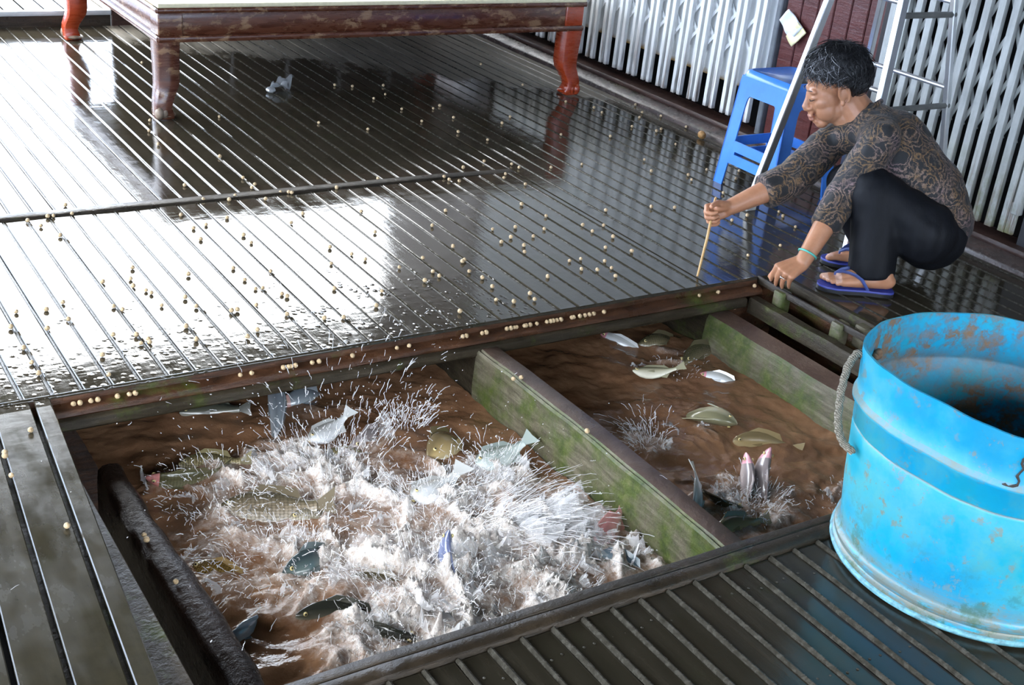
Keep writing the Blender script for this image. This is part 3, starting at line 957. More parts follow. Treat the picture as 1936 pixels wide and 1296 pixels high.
# ------------------------------------------------------------------ brown water of the pens
WZ = -.200
AG = [  # agitation centres: x, y, radius, weight
    (1.33, 2.14, .20, 1.0), (1.48, 1.97, .18, 1.0), (1.10, 1.88, .20, .85), (1.10, 2.34, .20, .75), (.90, 2.12, .18, .55), (1.52, 2.23, .10, .8),
    (1.25, 2.56, .16, .55), (.97, 1.70, .16, .6), (1.30, 1.72, .22, .9), (1.63, 1.80, .12, .8), (.86, 2.45, .16, .35),
    (2.06, 1.85, .14, .8), (2.01, 2.2, .09, .45), (2.38, 2.60, .16, .35), (2.22, 2.25, .12, .3), (2.35, 1.75, .12, .35)]
def agit(x, y):
    s = 0
    for ax, ay, r, w in AG:
        d2 = ((x-ax)**2+(y-ay)**2)/(r*r)
        if d2 < 9: s += w*exp(-d2)
    calm = exp(-(((x-1.50)/.14)**2+((y-2.46)/.12)**2))
    return max(0, min(1.15, s)*(1-.85*calm))
def ridged(p, oct=4):
    s = 0; a = .5; f = 1
    for _ in range(oct):
        s += a*(1-abs(noise.noise(p*f)))**2; a *= .5; f *= 2.1
    return s
def water_h(x, y):
    a = agit(x, y)
    p = Vector((x, y, 0))
    h = .012*noise.noise(p*7)+.007*noise.noise(p*17+Vector((3, 0, 0)))+.0022*noise.noise(p*48)
    w = Vector((noise.noise(p*6+Vector((9, 0, 0))), noise.noise(p*6+Vector((0, 9, 0))), 0))*.05
    rg = ridged((p+w*1.4)*6.5+Vector((0, 0, 2)))
    patch = .5+.5*noise.noise(p*5.2+Vector((4, 2, 0)))
    patch = max(0, min(1, (patch-.28)*2.2))
    a = a*(.55+.45*patch)
    rg2 = ridged((p+w)*30+Vector((0, 0, 5)), 3)
    crest = max(0, rg-.52)
    h += a*(.016+.10*crest*crest*4 + .010*(rg2-.55)*(.35+crest*2) + .030*noise.noise(p*11+Vector((1, 1, 0))) + .0030*noise.noise(p*95))
    foam = a*1.5*(.33+2.2*crest+.8*max(0, rg2-.5)) - .08
    return h, max(0, min(1, foam))
def water_mat():
    t = NT('brown_pond_water')
    p = t.pos()
    fm = t.attr('foam')
    silt = t.noise(p, 6, 5, .65, .6)
    col = t.ramp(silt, [(.3, (0.15,0.072,0.036)), (.7, (0.25,0.138,0.076))])
    nz = t.noise(t.map(p, (1, 1, .35)), 75, 6, .75, .8)
    nz2 = t.noise(p, 24, 5, .7, .5)
    f = t.math('ADD', t.math('ADD', fm, t.math('MULTIPLY', t.math('SUBTRACT', nz, .5), t.math('MULTIPLY', fm, 2.2))), t.math('MULTIPLY', t.math('SUBTRACT', nz2, .5), t.math('MULTIPLY', fm, 1.6)))
    f = t.ramp(f, [(.10, 0.0), (.85, 1.0)])
    col = t.mix(f, col, t.ramp(nz, [(.3, (0.38,0.31,0.26)), (.65, (0.74,0.71,0.69))]))
    rip = t.math('ADD', t.noise(p, 26, 4, .6), t.math('MULTIPLY', t.noise(p, 90, 4, .7), t.math('MULTIPLY_ADD', fm, 1.2, .12)))
    t.set(base=col, rough=t.math('MULTIPLY_ADD', f, .30, .10), normal=t.bump(rip, .5, .008), ior=1.34)
    return t.mat
M_water = water_mat()
def water(name, x0, x1, y0, y1, label, step=.0056):
    nx, ny = int((x1-x0)/step), int((y1-y0)/step)
    V = []; fo = []
    for j in range(ny+1):
        for i in range(nx+1):
            x = x0+(x1-x0)*i/nx; y = y0+(y1-y0)*j/ny
            h, f = water_h(x, y)
            V.append((x, y, WZ+h)); fo.append(f)
    F = [(j*(nx+1)+i, j*(nx+1)+i+1, (j+1)*(nx+1)+i+1, (j+1)*(nx+1)+i) for j in range(ny) for i in range(nx)]
    me = bpy.data.meshes.new(name); me.from_pydata(V, [], F)
    at = me.attributes.new('foam', 'FLOAT', 'POINT'); at.data.foreach_set('value', fo)
    me.materials.append(M_water)
    me.polygons.foreach_set('use_smooth', [True]*len(F)); me.update()
    o = bpy.data.objects.new(name, me); COL.objects.link(o)
    return tag(o, label, 'water', kind='stuff')
water('pond_water', .664, 1.70, 1.492, 2.975, 'churning brown water full of white foam in the left pen')
water('pond_water', 1.766, 2.560, 1.492, 2.975, 'muddy brown water of the right pen beside the drum')

# ------------------------------------------------------------------ flying water: ligaments and drops
def spray_mat(lo=.28, hi=.85):
    t = NT('flying_water')
    tr = t.n('BsdfTransparent')
    mx = t.n('MixShader')
    t.set(base=(0.88, 0.88, 0.90), rough=.18, ior=1.33, spec=.8)
    lw = t.n('LayerWeight', ins={'Blend': .35}).outputs['Facing']
    t.t.links.new(t.math('MULTIPLY_ADD', lw, hi-lo, lo), mx.inputs[0])
    t.t.links.new(tr.outputs[0], mx.inputs[1]); t.t.links.new(t.b.outputs[0], mx.inputs[2])
    t.t.links.new(mx.outputs[0], t.out.inputs[0])
    return t.mat
M_spray = spray_mat()
M_sheet_w = spray_mat(.16, .75)
M_sheet_w.name = 'sheet_of_water'
rs = random.Random(77)
G = Vector((0, 0, -9.81))
def inpen(p, pen):
    lo, hi = ((.70, 1.69), (1.775, 2.55))[pen]
    if p.z < WZ+.004: return False
    if p.z < -.05 and not (lo < p.x < hi): return False
    if p.z < .012 and not (1.53 < p.y < 2.600): return False
    return True
def burst(mb, dmb, pen, x, y, rad, n, axis, spread, v0, v1, tmax, r=(.0003, .0011), ln=(.014, .045), drops=.3):
    n = int(n*1.25)
    ax = Vector(axis).normalized()
    a = ax.orthogonal().normalized(); b = ax.cross(a)
    for _ in range(n):
        ang = rs.uniform(0, 2*pi); q = sqrt(rs.random())*rad
        ox, oy = x+q*cos(ang), y+q*sin(ang)
        p0 = Vector((ox, oy, WZ+water_h(ox, oy)[0]))
        th = spread*abs(rs.gauss(0, .6)); ph = rs.uniform(0, 2*pi)
        out = Vector((cos(ang), sin(ang), 0))*(q/rad)*.5
        d = (ax*cos(th)+(a*cos(ph)+b*sin(ph))*sin(th)+out).normalized()
        v = d*rs.uniform(v0, v1)
        t0 = tmax*rs.random()**1.6; dt = rs.uniform(*ln)
        if rs.random() > drops:
            pts = []; m = 5
            for i in range(m+1):
                tt = t0+dt*i/m
                pp = p0+v*tt+G*(.5*tt*tt)
                pts.append(pp+Vector((rs.gauss(0, 1), rs.gauss(0, 1), rs.gauss(0, 1)))*.0007)
            if not all(inpen(pp, pen) for pp in pts): continue
            R = rs.uniform(*r)
            rr = [R*(.3+.7*sin(pi*(i+.4)/(m+.8)))*rs.uniform(.6, 1.25) for i in range(m+1)]
            rr[-1] = R*rs.uniform(.6, 1.5)
            mb.tube(pts, rr, 5)
        else:
            tt = t0*1.35
            pp = p0+v*tt+G*(.5*tt*tt)
            if not inpen(pp, pen): continue
            R = rs.uniform(r[0], r[1]*1.35)
            vd = (v+G*tt).normalized()
            M = Matrix.Rotation(0, 3, 'X') if False else vd.to_track_quat('Z', 'Y').to_matrix()
            dmb.sphere(pp, (R, R, R*rs.uniform(1.0, 2.2)), 6, 4, M)
mb = MB(); dm = MB()
burst(mb, dm, 0, 1.33, 2.13, .13, 620, (.1, -.1, 1), .9, .5, 1.7, .10)
burst(mb, dm, 0, 1.47, 1.99, .12, 560, (.85, -.45, .55), .42, .9, 2.5, .115, drops=.25)
burst(mb, dm, 0, 1.12, 1.88, .15, 620, (-.1, .1, 1), 1.0, .5, 1.5, .09)
burst(mb, dm, 0, 1.10, 2.32, .15, 560, (-.2, .1, 1), .9, .5, 1.7, .10)
burst(mb, dm, 0, .90, 2.10, .15, 520, (-.35, -.2, 1), .8, .6, 1.7, .11, ln=(.015, .035), drops=.3)
burst(mb, dm, 0, 1.22, 2.52, .16, 640, (0, .05, 1), .35, 1.2, 3.0, .20, r=(.0004, .0012), ln=(.008, .022), drops=.35)
burst(mb, dm, 0, 1.54, 2.22, .07, 260, (.1, .1, 1), .7, .5, 1.5, .09)
burst(mb, dm, 0, .98, 1.70, .13, 330, (.1, 0, 1), .9, .4, 1.3, .08)
burst(mb, dm, 0, 1.33, 1.70, .18, 520, (.2, 0, 1), 1.0, .4, 1.3, .08)
burst(mb, dm, 0, 1.45, 2.55, .06, 220, (.1, .1, 1), .4, .8, 1.7, .10, r=(.0006, .0016))
burst(mb, dm, 0, .84, 2.40, .12, 260, (-.3, 0, 1), .7, .6, 1.6, .12)
# thin wide-flung drops over the deck edge
burst(mb, dm, 0, 1.10, 2.20, .35, 520, (0, 0, 1), 1.0, 1.4, 2.8, .30, r=(.0004, .0010), ln=(.006, .014), drops=.7)
tag(mb.build('water_spray', M_spray, smooth=180, fix=False), 'white spray and jets of water thrown up over the left pen', 'water spray', kind='stuff')
tag(dm.build('water_drops', M_spray, smooth=180, fix=False), 'drops of water flying above the left pen', 'water drops', kind='stuff')
mb = MB(); dm = MB()
burst(mb, dm, 1, 2.06, 1.84, .08, 300, (.1, .1, 1), .9, .4, 1.3, .08)
burst(mb, dm, 1, 2.00, 2.20, .05, 150, (-.3, .2, 1), .7, .7, 1.7, .09)
burst(mb, dm, 1, 2.38, 2.55, .10, 120, (0, .1, 1), .9, .3, .9, .06)
burst(mb, dm, 1, 2.30, 1.72, .12, 110, (0, .1, 1), .9, .3, .9, .05)
for o in dm.v[:0]: pass
mb.add(dm.v, dm.f)
tag(mb.build('water_spray', M_spray, smooth=180, fix=False), 'small splashes of clear water over the right pen', 'water spray', kind='stuff')

# thin ragged sheets of water torn off the surface
def sheet(mb, pen, x, y, az, w, h, lean):
    nx, ny = 12, 7
    out = Vector((cos(az), sin(az), 0)); tan = Vector((-sin(az), cos(az), 0))
    z0 = WZ+water_h(x, y)[0]-.004
    seed = rs.uniform(0, 99); bend = rs.uniform(-.6, .6)
    V = []
    for i in range(nx+1):
        u = i/nx-.5
        hh = h*(.35+1.1*abs(noise.noise(Vector((seed, u*6, 0)))) + .9*max(0, noise.noise(Vector((seed+5, u*16, 0)))))*(1-(2*u)**2*.55)
        for j in range(ny+1):
            v = j/ny
            p = Vector((x, y, z0))+tan*(w*u*(1+.45*v))+out*(bend*w*u*u*2+lean*h*(v**1.4))+Vector((0, 0, hh*v*(1-.18*v*lean)))
            p += Vector((noise.noise(p*70), noise.noise(p*70+Vector((7, 0, 0))), noise.noise(p*70+Vector((0, 7, 0)))))*(.0045*v)
            if pen == 0: p.x = min(p.x, 1.688)
            p.y = min(max(p.y, 1.522), 2.60)
            V.append(p)
    F = [(i*(ny+1)+j, (i+1)*(ny+1)+j, (i+1)*(ny+1)+j+1, i*(ny+1)+j+1) for i in range(nx) for j in range(ny)]
    mb.add(V, F)
    for i in range(0, nx+1, 2):
        e = V[i*(ny+1)+ny]; mb.sphere(e, rs.uniform(.0015, .0035), 6, 4)
sh = MB()
for ax, ay, r, wgt in AG[:11]:
    for _ in range(int(20*wgt*(r/.16)**1.2)):
        a = rs.uniform(0, 2*pi); q = r*sqrt(rs.random())*1.05
        x, y = ax+q*cos(a), ay+q*sin(a)
        if not (.72 < x < 1.66 and 1.54 < y < 2.56): continue
        sheet(sh, 0, x, y, a+rs.uniform(-.7, .7), rs.uniform(.02, .065), rs.uniform(.014, .050), rs.uniform(.1, .9))
for _ in range(30):
    a = rs.uniform(-1.0, .35); q = rs.uniform(.02, .16)
    sheet(sh, 0, min(1.66, 1.42+q*cos(a)), 2.0+q*sin(a), a, rs.uniform(.03, .07), rs.uniform(.03, .075), rs.uniform(.7, 1.5))
for ax, ay, r, wgt in AG[11:]:
    for _ in range(int(9*wgt)):
        a = rs.uniform(0, 2*pi); q = r*.7*sqrt(rs.random())
        sheet(sh, 1, ax+q*cos(a), ay+q*sin(a), a, rs.uniform(.015, .045), rs.uniform(.010, .035), rs.uniform(.1, .8))
tag(sh.build('water_splash', M_sheet_w, smooth=180, fix=False), 'torn translucent sheets of splashing water in the pens', 'splash', kind='stuff')

# foam clumps riding on the crests
fm = MB(); made = 0
for _ in range(3600):
    x, y = rs.uniform(.72, 1.68), rs.uniform(1.54, 2.58)
    h, f = water_h(x, y)
    if f < .50 or rs.random() > (f-.30)*1.1: continue
    k = rs.uniform(.0012, .0042)
    lean = Vector((rs.gauss(0, .5), rs.gauss(0, .5), 1)).normalized()
    M = lean.to_track_quat('Z', 'Y').to_matrix()
    fm.sphere((x, y, WZ+h+k*.4), (k*rs.uniform(.5, 1.1), k*rs.uniform(.4, .9), k*rs.uniform(1.0, 3.2)), 6, 4, M)
M_foam = simple('white_foam', (0.66,0.63,0.60), .35, .18, 160, .4)
tag(fm.build('foam', M_foam, smooth=180, fix=False), 'ragged crests of foam on the left pen water', 'foam', kind='stuff')
FISH = [
    ((0.826, 2.471, -0.182), 165.2, 6, -25, 0.189, 0.36, 'pinkhead', 'olive fish with a pink head arching out beside the wet ledge'),
    ((0.967, 2.294, -0.201), 162.4, 6, 60, 0.245, 0.44, 'scale', 'big scaled brown fish rolling on its side left of the white burst'),
    ((1.061, 2.229, -0.201), 167.7, 6, 50, 0.15, 0.4, 'pale', 'pale scaled fish tail-on next to the big scaled brown fish'),
    ((1.144, 2.667, -0.178), 77.6, 30, 10, 0.256, 0.36, 'pinkblue', 'leaping blue-grey fish with a pink snout under the tall spray'),
    ((1.264, 2.766, -0.201), -171.7, 6, 20, 0.175, 0.4, 'bluepink', 'grey-blue fish beside the pink-snouted leaping one'),
    ((1.23, 2.557, -0.184), -151.7, 6, 80, 0.155, 0.42, 'white', 'bright white belly turned up near the tall spray'),
    ((1.238, 2.446, -0.201), 145.0, 6, 40, 0.15, 0.3, 'stripe', 'small yellowish striped fish behind the white belly'),
    ((1.348, 2.195, -0.184), -153.4, 15, 85, 0.196, 0.46, 'white', 'brightest white belly in the middle of the foam'),
    ((1.519, 2.401, -0.201), -152.1, 6, 60, 0.223, 0.5, 'tan', 'tan belly just under the calm brown water'),
    ((1.58, 2.272, -0.184), -166.4, 6, 75, 0.178, 0.44, 'cyan', 'pale greenish white belly near the divider'),
    ((0.977, 2.063, -0.201), -171.3, 6, 30, 0.164, 0.5, 'teal', 'dark teal fish with a white raised fin in the lower left foam'),
    ((0.957, 1.879, -0.201), 160.8, 6, 15, 0.202, 0.34, 'dark', 'long dark green-backed fish near the near beam'),
    ((0.775, 2.106, -0.201), 129.9, 6, 40, 0.15, 0.42, 'gold', 'golden orange scaled fish by the wet ledge'),
    ((1.0, 1.788, -0.201), -45.6, 6, 20, 0.15, 0.42, 'dark', 'dark round head surfacing with bubbles by the near beam'),
    ((1.649, 1.881, -0.182), -165.1, -35, 35, 0.161, 0.36, 'pink', 'pink fish tail at the right end of the fan of spray'),
    ((1.609, 1.783, -0.201), 125.4, 6, 30, 0.162, 0.34, 'bluepale', 'pale blue fish at the foot of the divider'),
    ((1.22, 1.914, -0.178), 66.1, 40, 5, 0.168, 0.4, 'bluefin', 'slim blue-violet fish standing upright in the foam'),
    ((1.005, 2.806, -0.201), 175.2, 6, 30, 0.17, 0.38, 'dark', 'dark olive fish under the far beam'),
    ((1.335, 2.505, -0.201), -159.6, 6, 20, 0.161, 0.42, 'greypink', 'greyish pink fish below the far beam right of the spray'),
    ((1.07, 1.952, -0.201), 160.5, 6, 25, 0.15, 0.32, 'scale', 'grey scaled back among the foam above the near beam'),
    ((0.761, 1.909, -0.201), -160.5, 6, 10, 0.15, 0.3, 'bluepale', 'bluish tail fin at the lower left of the pen'),
    ((0.914, 2.546, -0.201), 167.4, 6, 50, 0.161, 0.4, 'stripe', 'striped back half hidden behind the pink-headed fish'),
    ((2.324, 2.739, -0.201), 111.2, 6, 15, 0.176, 0.26, 'pinkwhite', 'fish with pink snout and white flank by the far beam'),
    ((2.275, 2.513, -0.184), 163.6, 6, 70, 0.15, 0.32, 'cream', 'thin cream flank in the middle of the brown water'),
    ((2.251, 2.257, -0.184), -59.7, 6, 75, 0.201, 0.52, 'cream', 'large cream-bellied fish lying on its side in the right pen'),
    ((2.321, 2.085, -0.201), 159.7, 6, 15, 0.182, 0.34, 'tan', 'curved back breaking the brown water beside the drum'),
    ((2.469, 2.424, -0.201), 140.9, 6, 30, 0.15, 0.3, 'pinkwhite', 'pink and white fish near the mossy right wall'),
    ((2.107, 1.908, -0.198), 55.1, 50, 10, 0.192, 0.38, 'pinkgrey', 'grey fish lifting two pink lips near the near beam'),
    ((2.134, 1.897, -0.198), 42.0, 45, 20, 0.239, 0.34, 'pinkgrey2', 'second pink-lipped grey fish close against the first'),
    ((1.992, 1.893, -0.201), -66.3, 6, 40, 0.15, 0.46, 'olive', 'olive fish against the divider in the right pen'),
    ((1.944, 1.909, -0.178), -138.5, -55, 20, 0.154, 0.3, 'white', 'upright white tail beside the divider'),
    ((1.964, 1.79, -0.201), -174.0, 6, 40, 0.15, 0.42, 'tan', 'yellowish belly at the corner of divider and near beam'),
    ((2.467, 2.698, -0.201), 172.8, 6, 40, 0.194, 0.36, 'olive', 'dull olive fish below the far beam in the right pen'),
    ((2.515, 2.59, -0.201), -159.9, 6, 20, 0.23, 0.34, 'olive', 'dull olive back nearest the right wall corner'),
]
# ------------------------------------------------------------------ fish
def fish_skin(name, back, side, belly, scale=0.0, rough=.22):
    t = NT(name)
    v = t.attr('v'); u = t.attr('u')
    col = t.ramp(v, [(.18, belly), (.5, side), (.82, back)])
    if scale:
        vo = t.n('TexVoronoi', ins={'Vector': t.n('CombineXYZ', ins={0: t.math('MULTIPLY', u, 26.0), 1: t.math('MULTIPLY', t.attr('w'), 14.0), 2: 0.0}).outputs[0], 'Scale': 1.0, 'Randomness': .25}).outputs['Distance']
        col = t.mix(t.math('MULTIPLY', t.ramp(vo, [(.30, 0.0), (.62, 1.0)]), scale), col, tuple(c*.45 for c in back))
        t.set(normal=t.bump(vo, .4, .002))
    col = t.mix(t.math('MULTIPLY', t.noise(t.pos(), 40, 4, .7), .25), col, back)
    t.set(base=col, rough=rough, coat=.5, coat_rough=.1)
    return t.mat
SK = {
 'pinkhead': (fish_skin('olive_fish', (0.07,0.065,0.03), (0.20,0.19,0.11), (0.38,0.36,0.27), .5), (0.55,0.22,0.20)),
 'scale': (fish_skin('brown_scaled_fish', (0.09,0.075,0.045), (0.26,0.21,0.15), (0.45,0.40,0.33), .6), None),
 'pale': (fish_skin('pale_scaled_fish', (0.16,0.14,0.10), (0.42,0.38,0.30), (0.60,0.56,0.46), .8), None),
 'pinkblue': (fish_skin('blue_grey_fish', (0.13,0.15,0.17), (0.33,0.37,0.40), (0.52,0.54,0.55)), (0.55,0.26,0.28)),
 'white': (fish_skin('white_bellied_fish', (0.40,0.40,0.38), (0.80,0.82,0.84), (0.90,0.91,0.93)), None),
 'stripe': (fish_skin('striped_fish', (0.10,0.085,0.04), (0.42,0.36,0.20), (0.62,0.56,0.38), .9), None),
 'tan': (fish_skin('tan_fish', (0.16,0.12,0.06), (0.38,0.28,0.13), (0.50,0.40,0.22)), None),
 'cyan': (fish_skin('greenish_white_fish', (0.20,0.24,0.22), (0.58,0.66,0.63), (0.72,0.78,0.76)), None),
 'teal': (fish_skin('teal_fish', (0.03,0.045,0.05), (0.12,0.17,0.17), (0.36,0.42,0.42)), None),
 'dark': (fish_skin('dark_fish', (0.018,0.020,0.016), (0.075,0.075,0.055), (0.26,0.25,0.20)), None),
 'gold': (fish_skin('golden_fish', (0.14,0.085,0.02), (0.42,0.26,0.07), (0.52,0.38,0.16), .9), None),
 'pink': (fish_skin('pink_fish', (0.40,0.18,0.18), (0.58,0.30,0.29), (0.66,0.46,0.43)), None),
 'bluepale': (fish_skin('pale_blue_fish', (0.14,0.20,0.26), (0.36,0.46,0.52), (0.55,0.60,0.62)), None),
 'bluefin': (fish_skin('blue_violet_fish', (0.10,0.12,0.22), (0.24,0.28,0.42), (0.45,0.46,0.52)), None),
 'greypink': (fish_skin('greyish_pink_fish', (0.20,0.17,0.17), (0.40,0.33,0.32), (0.52,0.45,0.43)), None),
 'cream': (fish_skin('cream_fish', (0.18,0.17,0.10), (0.64,0.60,0.42), (0.80,0.76,0.62)), None),
 'olive': (fish_skin('dull_olive_fish', (0.055,0.048,0.025), (0.17,0.14,0.08), (0.30,0.26,0.17), .4), None),
}
SK['bluepink'] = (SK['pinkblue'][0], (0.50,0.30,0.27)); SK['pinkwhite'] = (SK['white'][0], (0.62,0.25,0.30))
SK['pinkgrey'] = (SK['greypink'][0], (0.55,0.28,0.32)); SK['pinkgrey2'] = SK['pinkgrey']
HEADS = {}
M_eye = simple('fish_eye', (0.010,0.009,0.008), .1)
M_eyer = simple('fish_eye_ring', (0.55,0.45,0.20), .3)
def make_fish(L, hl, skin, head, bend, seed):
    r = random.Random(seed)
    q = MB(); us = []; vv = []; ww = []
    prof = [(0, .10, .10), (.03, .30, .32), (.08, .50, .55), (.16, .76, .82), (.28, .96, 1.0), (.42, 1.0, .98), (.56, .88, .80), (.68, .66, .55), (.78, .42, .34), (.85, .30, .22), (.90, .30, .16)]
    H = L*hl/2; W = H*.50
    rings = []; seg = 16
    def spine(u): return Vector((L*(.5-u), bend*L*(u-.3)**2, 0))
    for u, ph, pw in prof:
        c = spine(u); ring = []
        for k in range(seg):
            a = 2*pi*k/seg
            z = sin(a)*H*ph*(1.0 if sin(a) > 0 else .92); y = cos(a)*W*pw*(1-.25*max(0, sin(a)))
            ring.append(c+Vector((0, y, z)))
            us.append(u); vv.append((sin(a)+1)/2); ww.append((sin(a)*ph+1)/2)
        rings.append(ring)
    q.loft(rings)
    for f in range(len(q.f)):
        ring_i = f//seg
        if head and ring_i < 3 : q.m[f] = 1
    # fins: thin wedges with two faces
    def fin(poly, th=.0012):
        c = [Vector(p) for p in poly]
        n0 = len(q.v); q.mat = 2
        q.prism([p-Vector((0, th, 0)) for p in c], (0, 2*th, 0))
        for p in c: us.append(.9); vv.append(.7); ww.append(.5)
        for p in c: us.append(.9); vv.append(.7); ww.append(.5)
        q.mat = 0
    t0 = spine(.89); t1 = spine(1.06)
    fin([t0+Vector((0, 0, -.16*H)), t1+Vector((0, 0, -.62*H)), t1+Vector((.012*L, 0, -.2*H)), t1+Vector((.02*L, 0, .05*H)), t1+Vector((.008*L, 0, .3*H)), t1+Vector((0, 0, .68*H)), t0+Vector((0, 0, .18*H))])
    d = [spine(u) for u in (.26, .40, .55, .70, .78)]
    fin([d[0]+Vector((0, 0, .92*H)), d[1]+Vector((0, 0, 1.34*H)), d[2]+Vector((0, 0, 1.26*H)), d[3]+Vector((-.03*L, 0, 1.02*H)), d[4]+Vector((0, 0, .40*H)), d[2]+Vector((0, 0, .84*H)), d[1]+Vector((0, 0, .96*H))])
    e = [spine(u) for u in (.58, .68, .78)]
    fin([e[0]+Vector((0, 0, -.74*H)), e[1]+Vector((-.02*L, 0, -1.02*H)), e[2]+Vector((0, 0, -.36*H))])
    g = spine(.30)
    fin([g+Vector((0, W*.95, -.15*H)), g+Vector((-.16*L, W*1.2, .05*H)), g+Vector((-.15*L, W*1.15, -.30*H))])
    me = q.mesh('fish')
    b = bmesh.new(); b.from_mesh(me); bmesh.ops.recalc_face_normals(b, faces=b.faces); b.to_mesh(me); b.free()
    for nm, dat in (('u', us), ('v', vv), ('w', ww)):
        at = me.attributes.new(nm, 'FLOAT', 'POINT'); at.data.foreach_set('value', dat)
    me.polygons.foreach_set('use_smooth', [True]*len(me.polygons)); me.set_sharp_from_angle(angle=radians(50))
    return me, H, W
for i, (p, yaw, pitch, roll, L, hl, sk, label) in enumerate(FISH):
    skin, hc = SK[sk]
    if hc and hc not in HEADS: HEADS[hc] = simple('fish_head_tint', hc, .25, .2, 60)
    me, H, W = make_fish(L, hl, skin, hc, (.5 if i % 2 else -.5), i)
    me.materials.append(skin); me.materials.append(HEADS[hc] if hc else skin); me.materials.append(skin)
    o = bpy.data.objects.new('fish', me); COL.objects.link(o)
    o.matrix_world = Matrix.Translation(p) @ Matrix.Rotation(radians(yaw), 4, 'Z') @ Matrix.Rotation(radians(-pitch), 4, 'Y') @ Matrix.Rotation(radians(roll), 4, 'X')
    tag(o, label, 'fish', 'fish thrashing in the pens')
    for s_ in (-1, 1):
        e = MB(); ey = (.5 if i % 2 else -.5)*L*(.095-.3)**2
        e.sphere((L*.405, ey+s_*W*.60, .22*H), (.0048, .003, .0048), 10, 6)
        e.mat = 1; e.sphere((L*.405, ey+s_*W*.66, .22*H), (.0030, .0028, .0030), 8, 6)
        eo = e.build('eye', [M_eyer, M_eye], None, smooth=180); eo.parent = o
J = {'pelvis': (3.2982, 2.4611, 0.1846), 'waist': (3.3090, 2.5059, 0.2992), 'belly': (3.2533, 2.5313, 0.3229), 'chest': (3.2224, 2.6113, 0.4251), 'upchest': (3.1845, 2.6770, 0.4702), 'neckb': (3.1675, 2.7131, 0.4892), 'shL': (3.1099, 2.5667, 0.4692), 'elL': (3.0206, 2.5976, 0.2741), 'cuffL': (2.9701, 2.5848, 0.1906), 'wrL': (2.8445, 2.5437, 0.0841), 'knL': (2.7475, 2.5489, 0.0462), 'shR': (3.1504, 2.7942, 0.3987), 'elR': (2.9948, 2.7998, 0.2669), 'cuffR': (2.9030, 2.8074, 0.2159), 'wrR': (2.7741, 2.8361, 0.1803), 'knR': (2.7059, 2.8572, 0.1580), 'hipL': (3.2133, 2.4074, 0.1992), 'kneeL': (3.0703, 2.5383, 0.3248), 'ankL': (3.0919, 2.4337, 0.0512), 'hipR': (3.3586, 2.5163, 0.1427), 'kneeR': (3.1213, 2.6746, 0.2839), 'ankR': (3.2411, 2.6490, 0.0206), 'butt': (3.3005, 2.4346, 0.1646), 'eyeL': (3.0171, 2.8056, 0.5387), 'stickT': (2.7333, 2.8675, 0.1973), 'stickB': (2.5849, 2.7309, 0.0023)}
HEAD_O = (3.0988, 2.7909, 0.5746)
# ------------------------------------------------------------------ the crouching person
J = {k: Vector(v) for k, v in J.items()}
J['ankR'] = Vector((3.243, 2.580, .078))
for k_ in ('knL', 'wrL'): J[k_].z += .009
def remesh(mb, name, mats, parent, voxel, smooth_it=4, fac=.5, disp=None):
    me = mb.mesh(name+'_tmp')
    b = bmesh.new(); b.from_mesh(me)
    bmesh.ops.recalc_face_normals(b, faces=b.faces); b.to_mesh(me); b.free()
    o = bpy.data.objects.new(name+'_tmp', me); COL.objects.link(o)
    m = o.modifiers.new('r', 'REMESH'); m.mode = 'VOXEL'; m.voxel_size = voxel; m.adaptivity = 0
    m = o.modifiers.new('s', 'SMOOTH'); m.factor = fac; m.iterations = smooth_it
    dg = bpy.context.evaluated_depsgraph_get(); dg.update()
    me2 = bpy.data.meshes.new_from_object(o.evaluated_get(dg))
    bpy.data.objects.remove(o); bpy.data.meshes.remove(me)
    me2.name = name
    if disp:
        n = [v.normal.copy() for v in me2.vertices]
        for v, nn in zip(me2.vertices, n): v.co = v.co + nn*disp(v.co)
    me2.materials.clear()
    for m_ in mats: me2.materials.append(m_)
    me2.polygons.foreach_set('use_smooth', [True]*len(me2.polygons)); me2.update()
    o = bpy.data.objects.new(name, me2); COL.objects.link(o)
    if parent is not None:
        o.parent = parent; o.matrix_parent_inverse = world_of(parent).inverted()
    return o
def capsule(mb, a, b, ra, rb, seg=16, flat=1.0, up=None, ends=(True, True)):
    a, b = Vector(a), Vector(b); d = (b-a); L = d.length; d.normalize()
    pts = []; rr = []
    if ends[0]:
        for t in (0.999, .87, .6, .3): pts.append(a-d*ra*t); rr.append(ra*sqrt(max(.002, 1-t*t)))
    pts.append(a); rr.append(ra)
    for k in (.25, .5, .75): pts.append(a.lerp(b, k)); rr.append(lerp(ra, rb, k))
    pts.append(b); rr.append(rb)
    if ends[1]:
        for t in (.3, .6, .87, .999): pts.append(b+d*rb*t); rr.append(rb*sqrt(max(.002, 1-t*t)))
    mb.tube(pts, rr, seg, flat=flat, up=up)
def chain(mb, pts, rads, **k):
    for (a, b), (ra, rb) in zip(zip(pts, pts[1:]), zip(rads, rads[1:])): capsule(mb, a, b, ra, rb, **k)

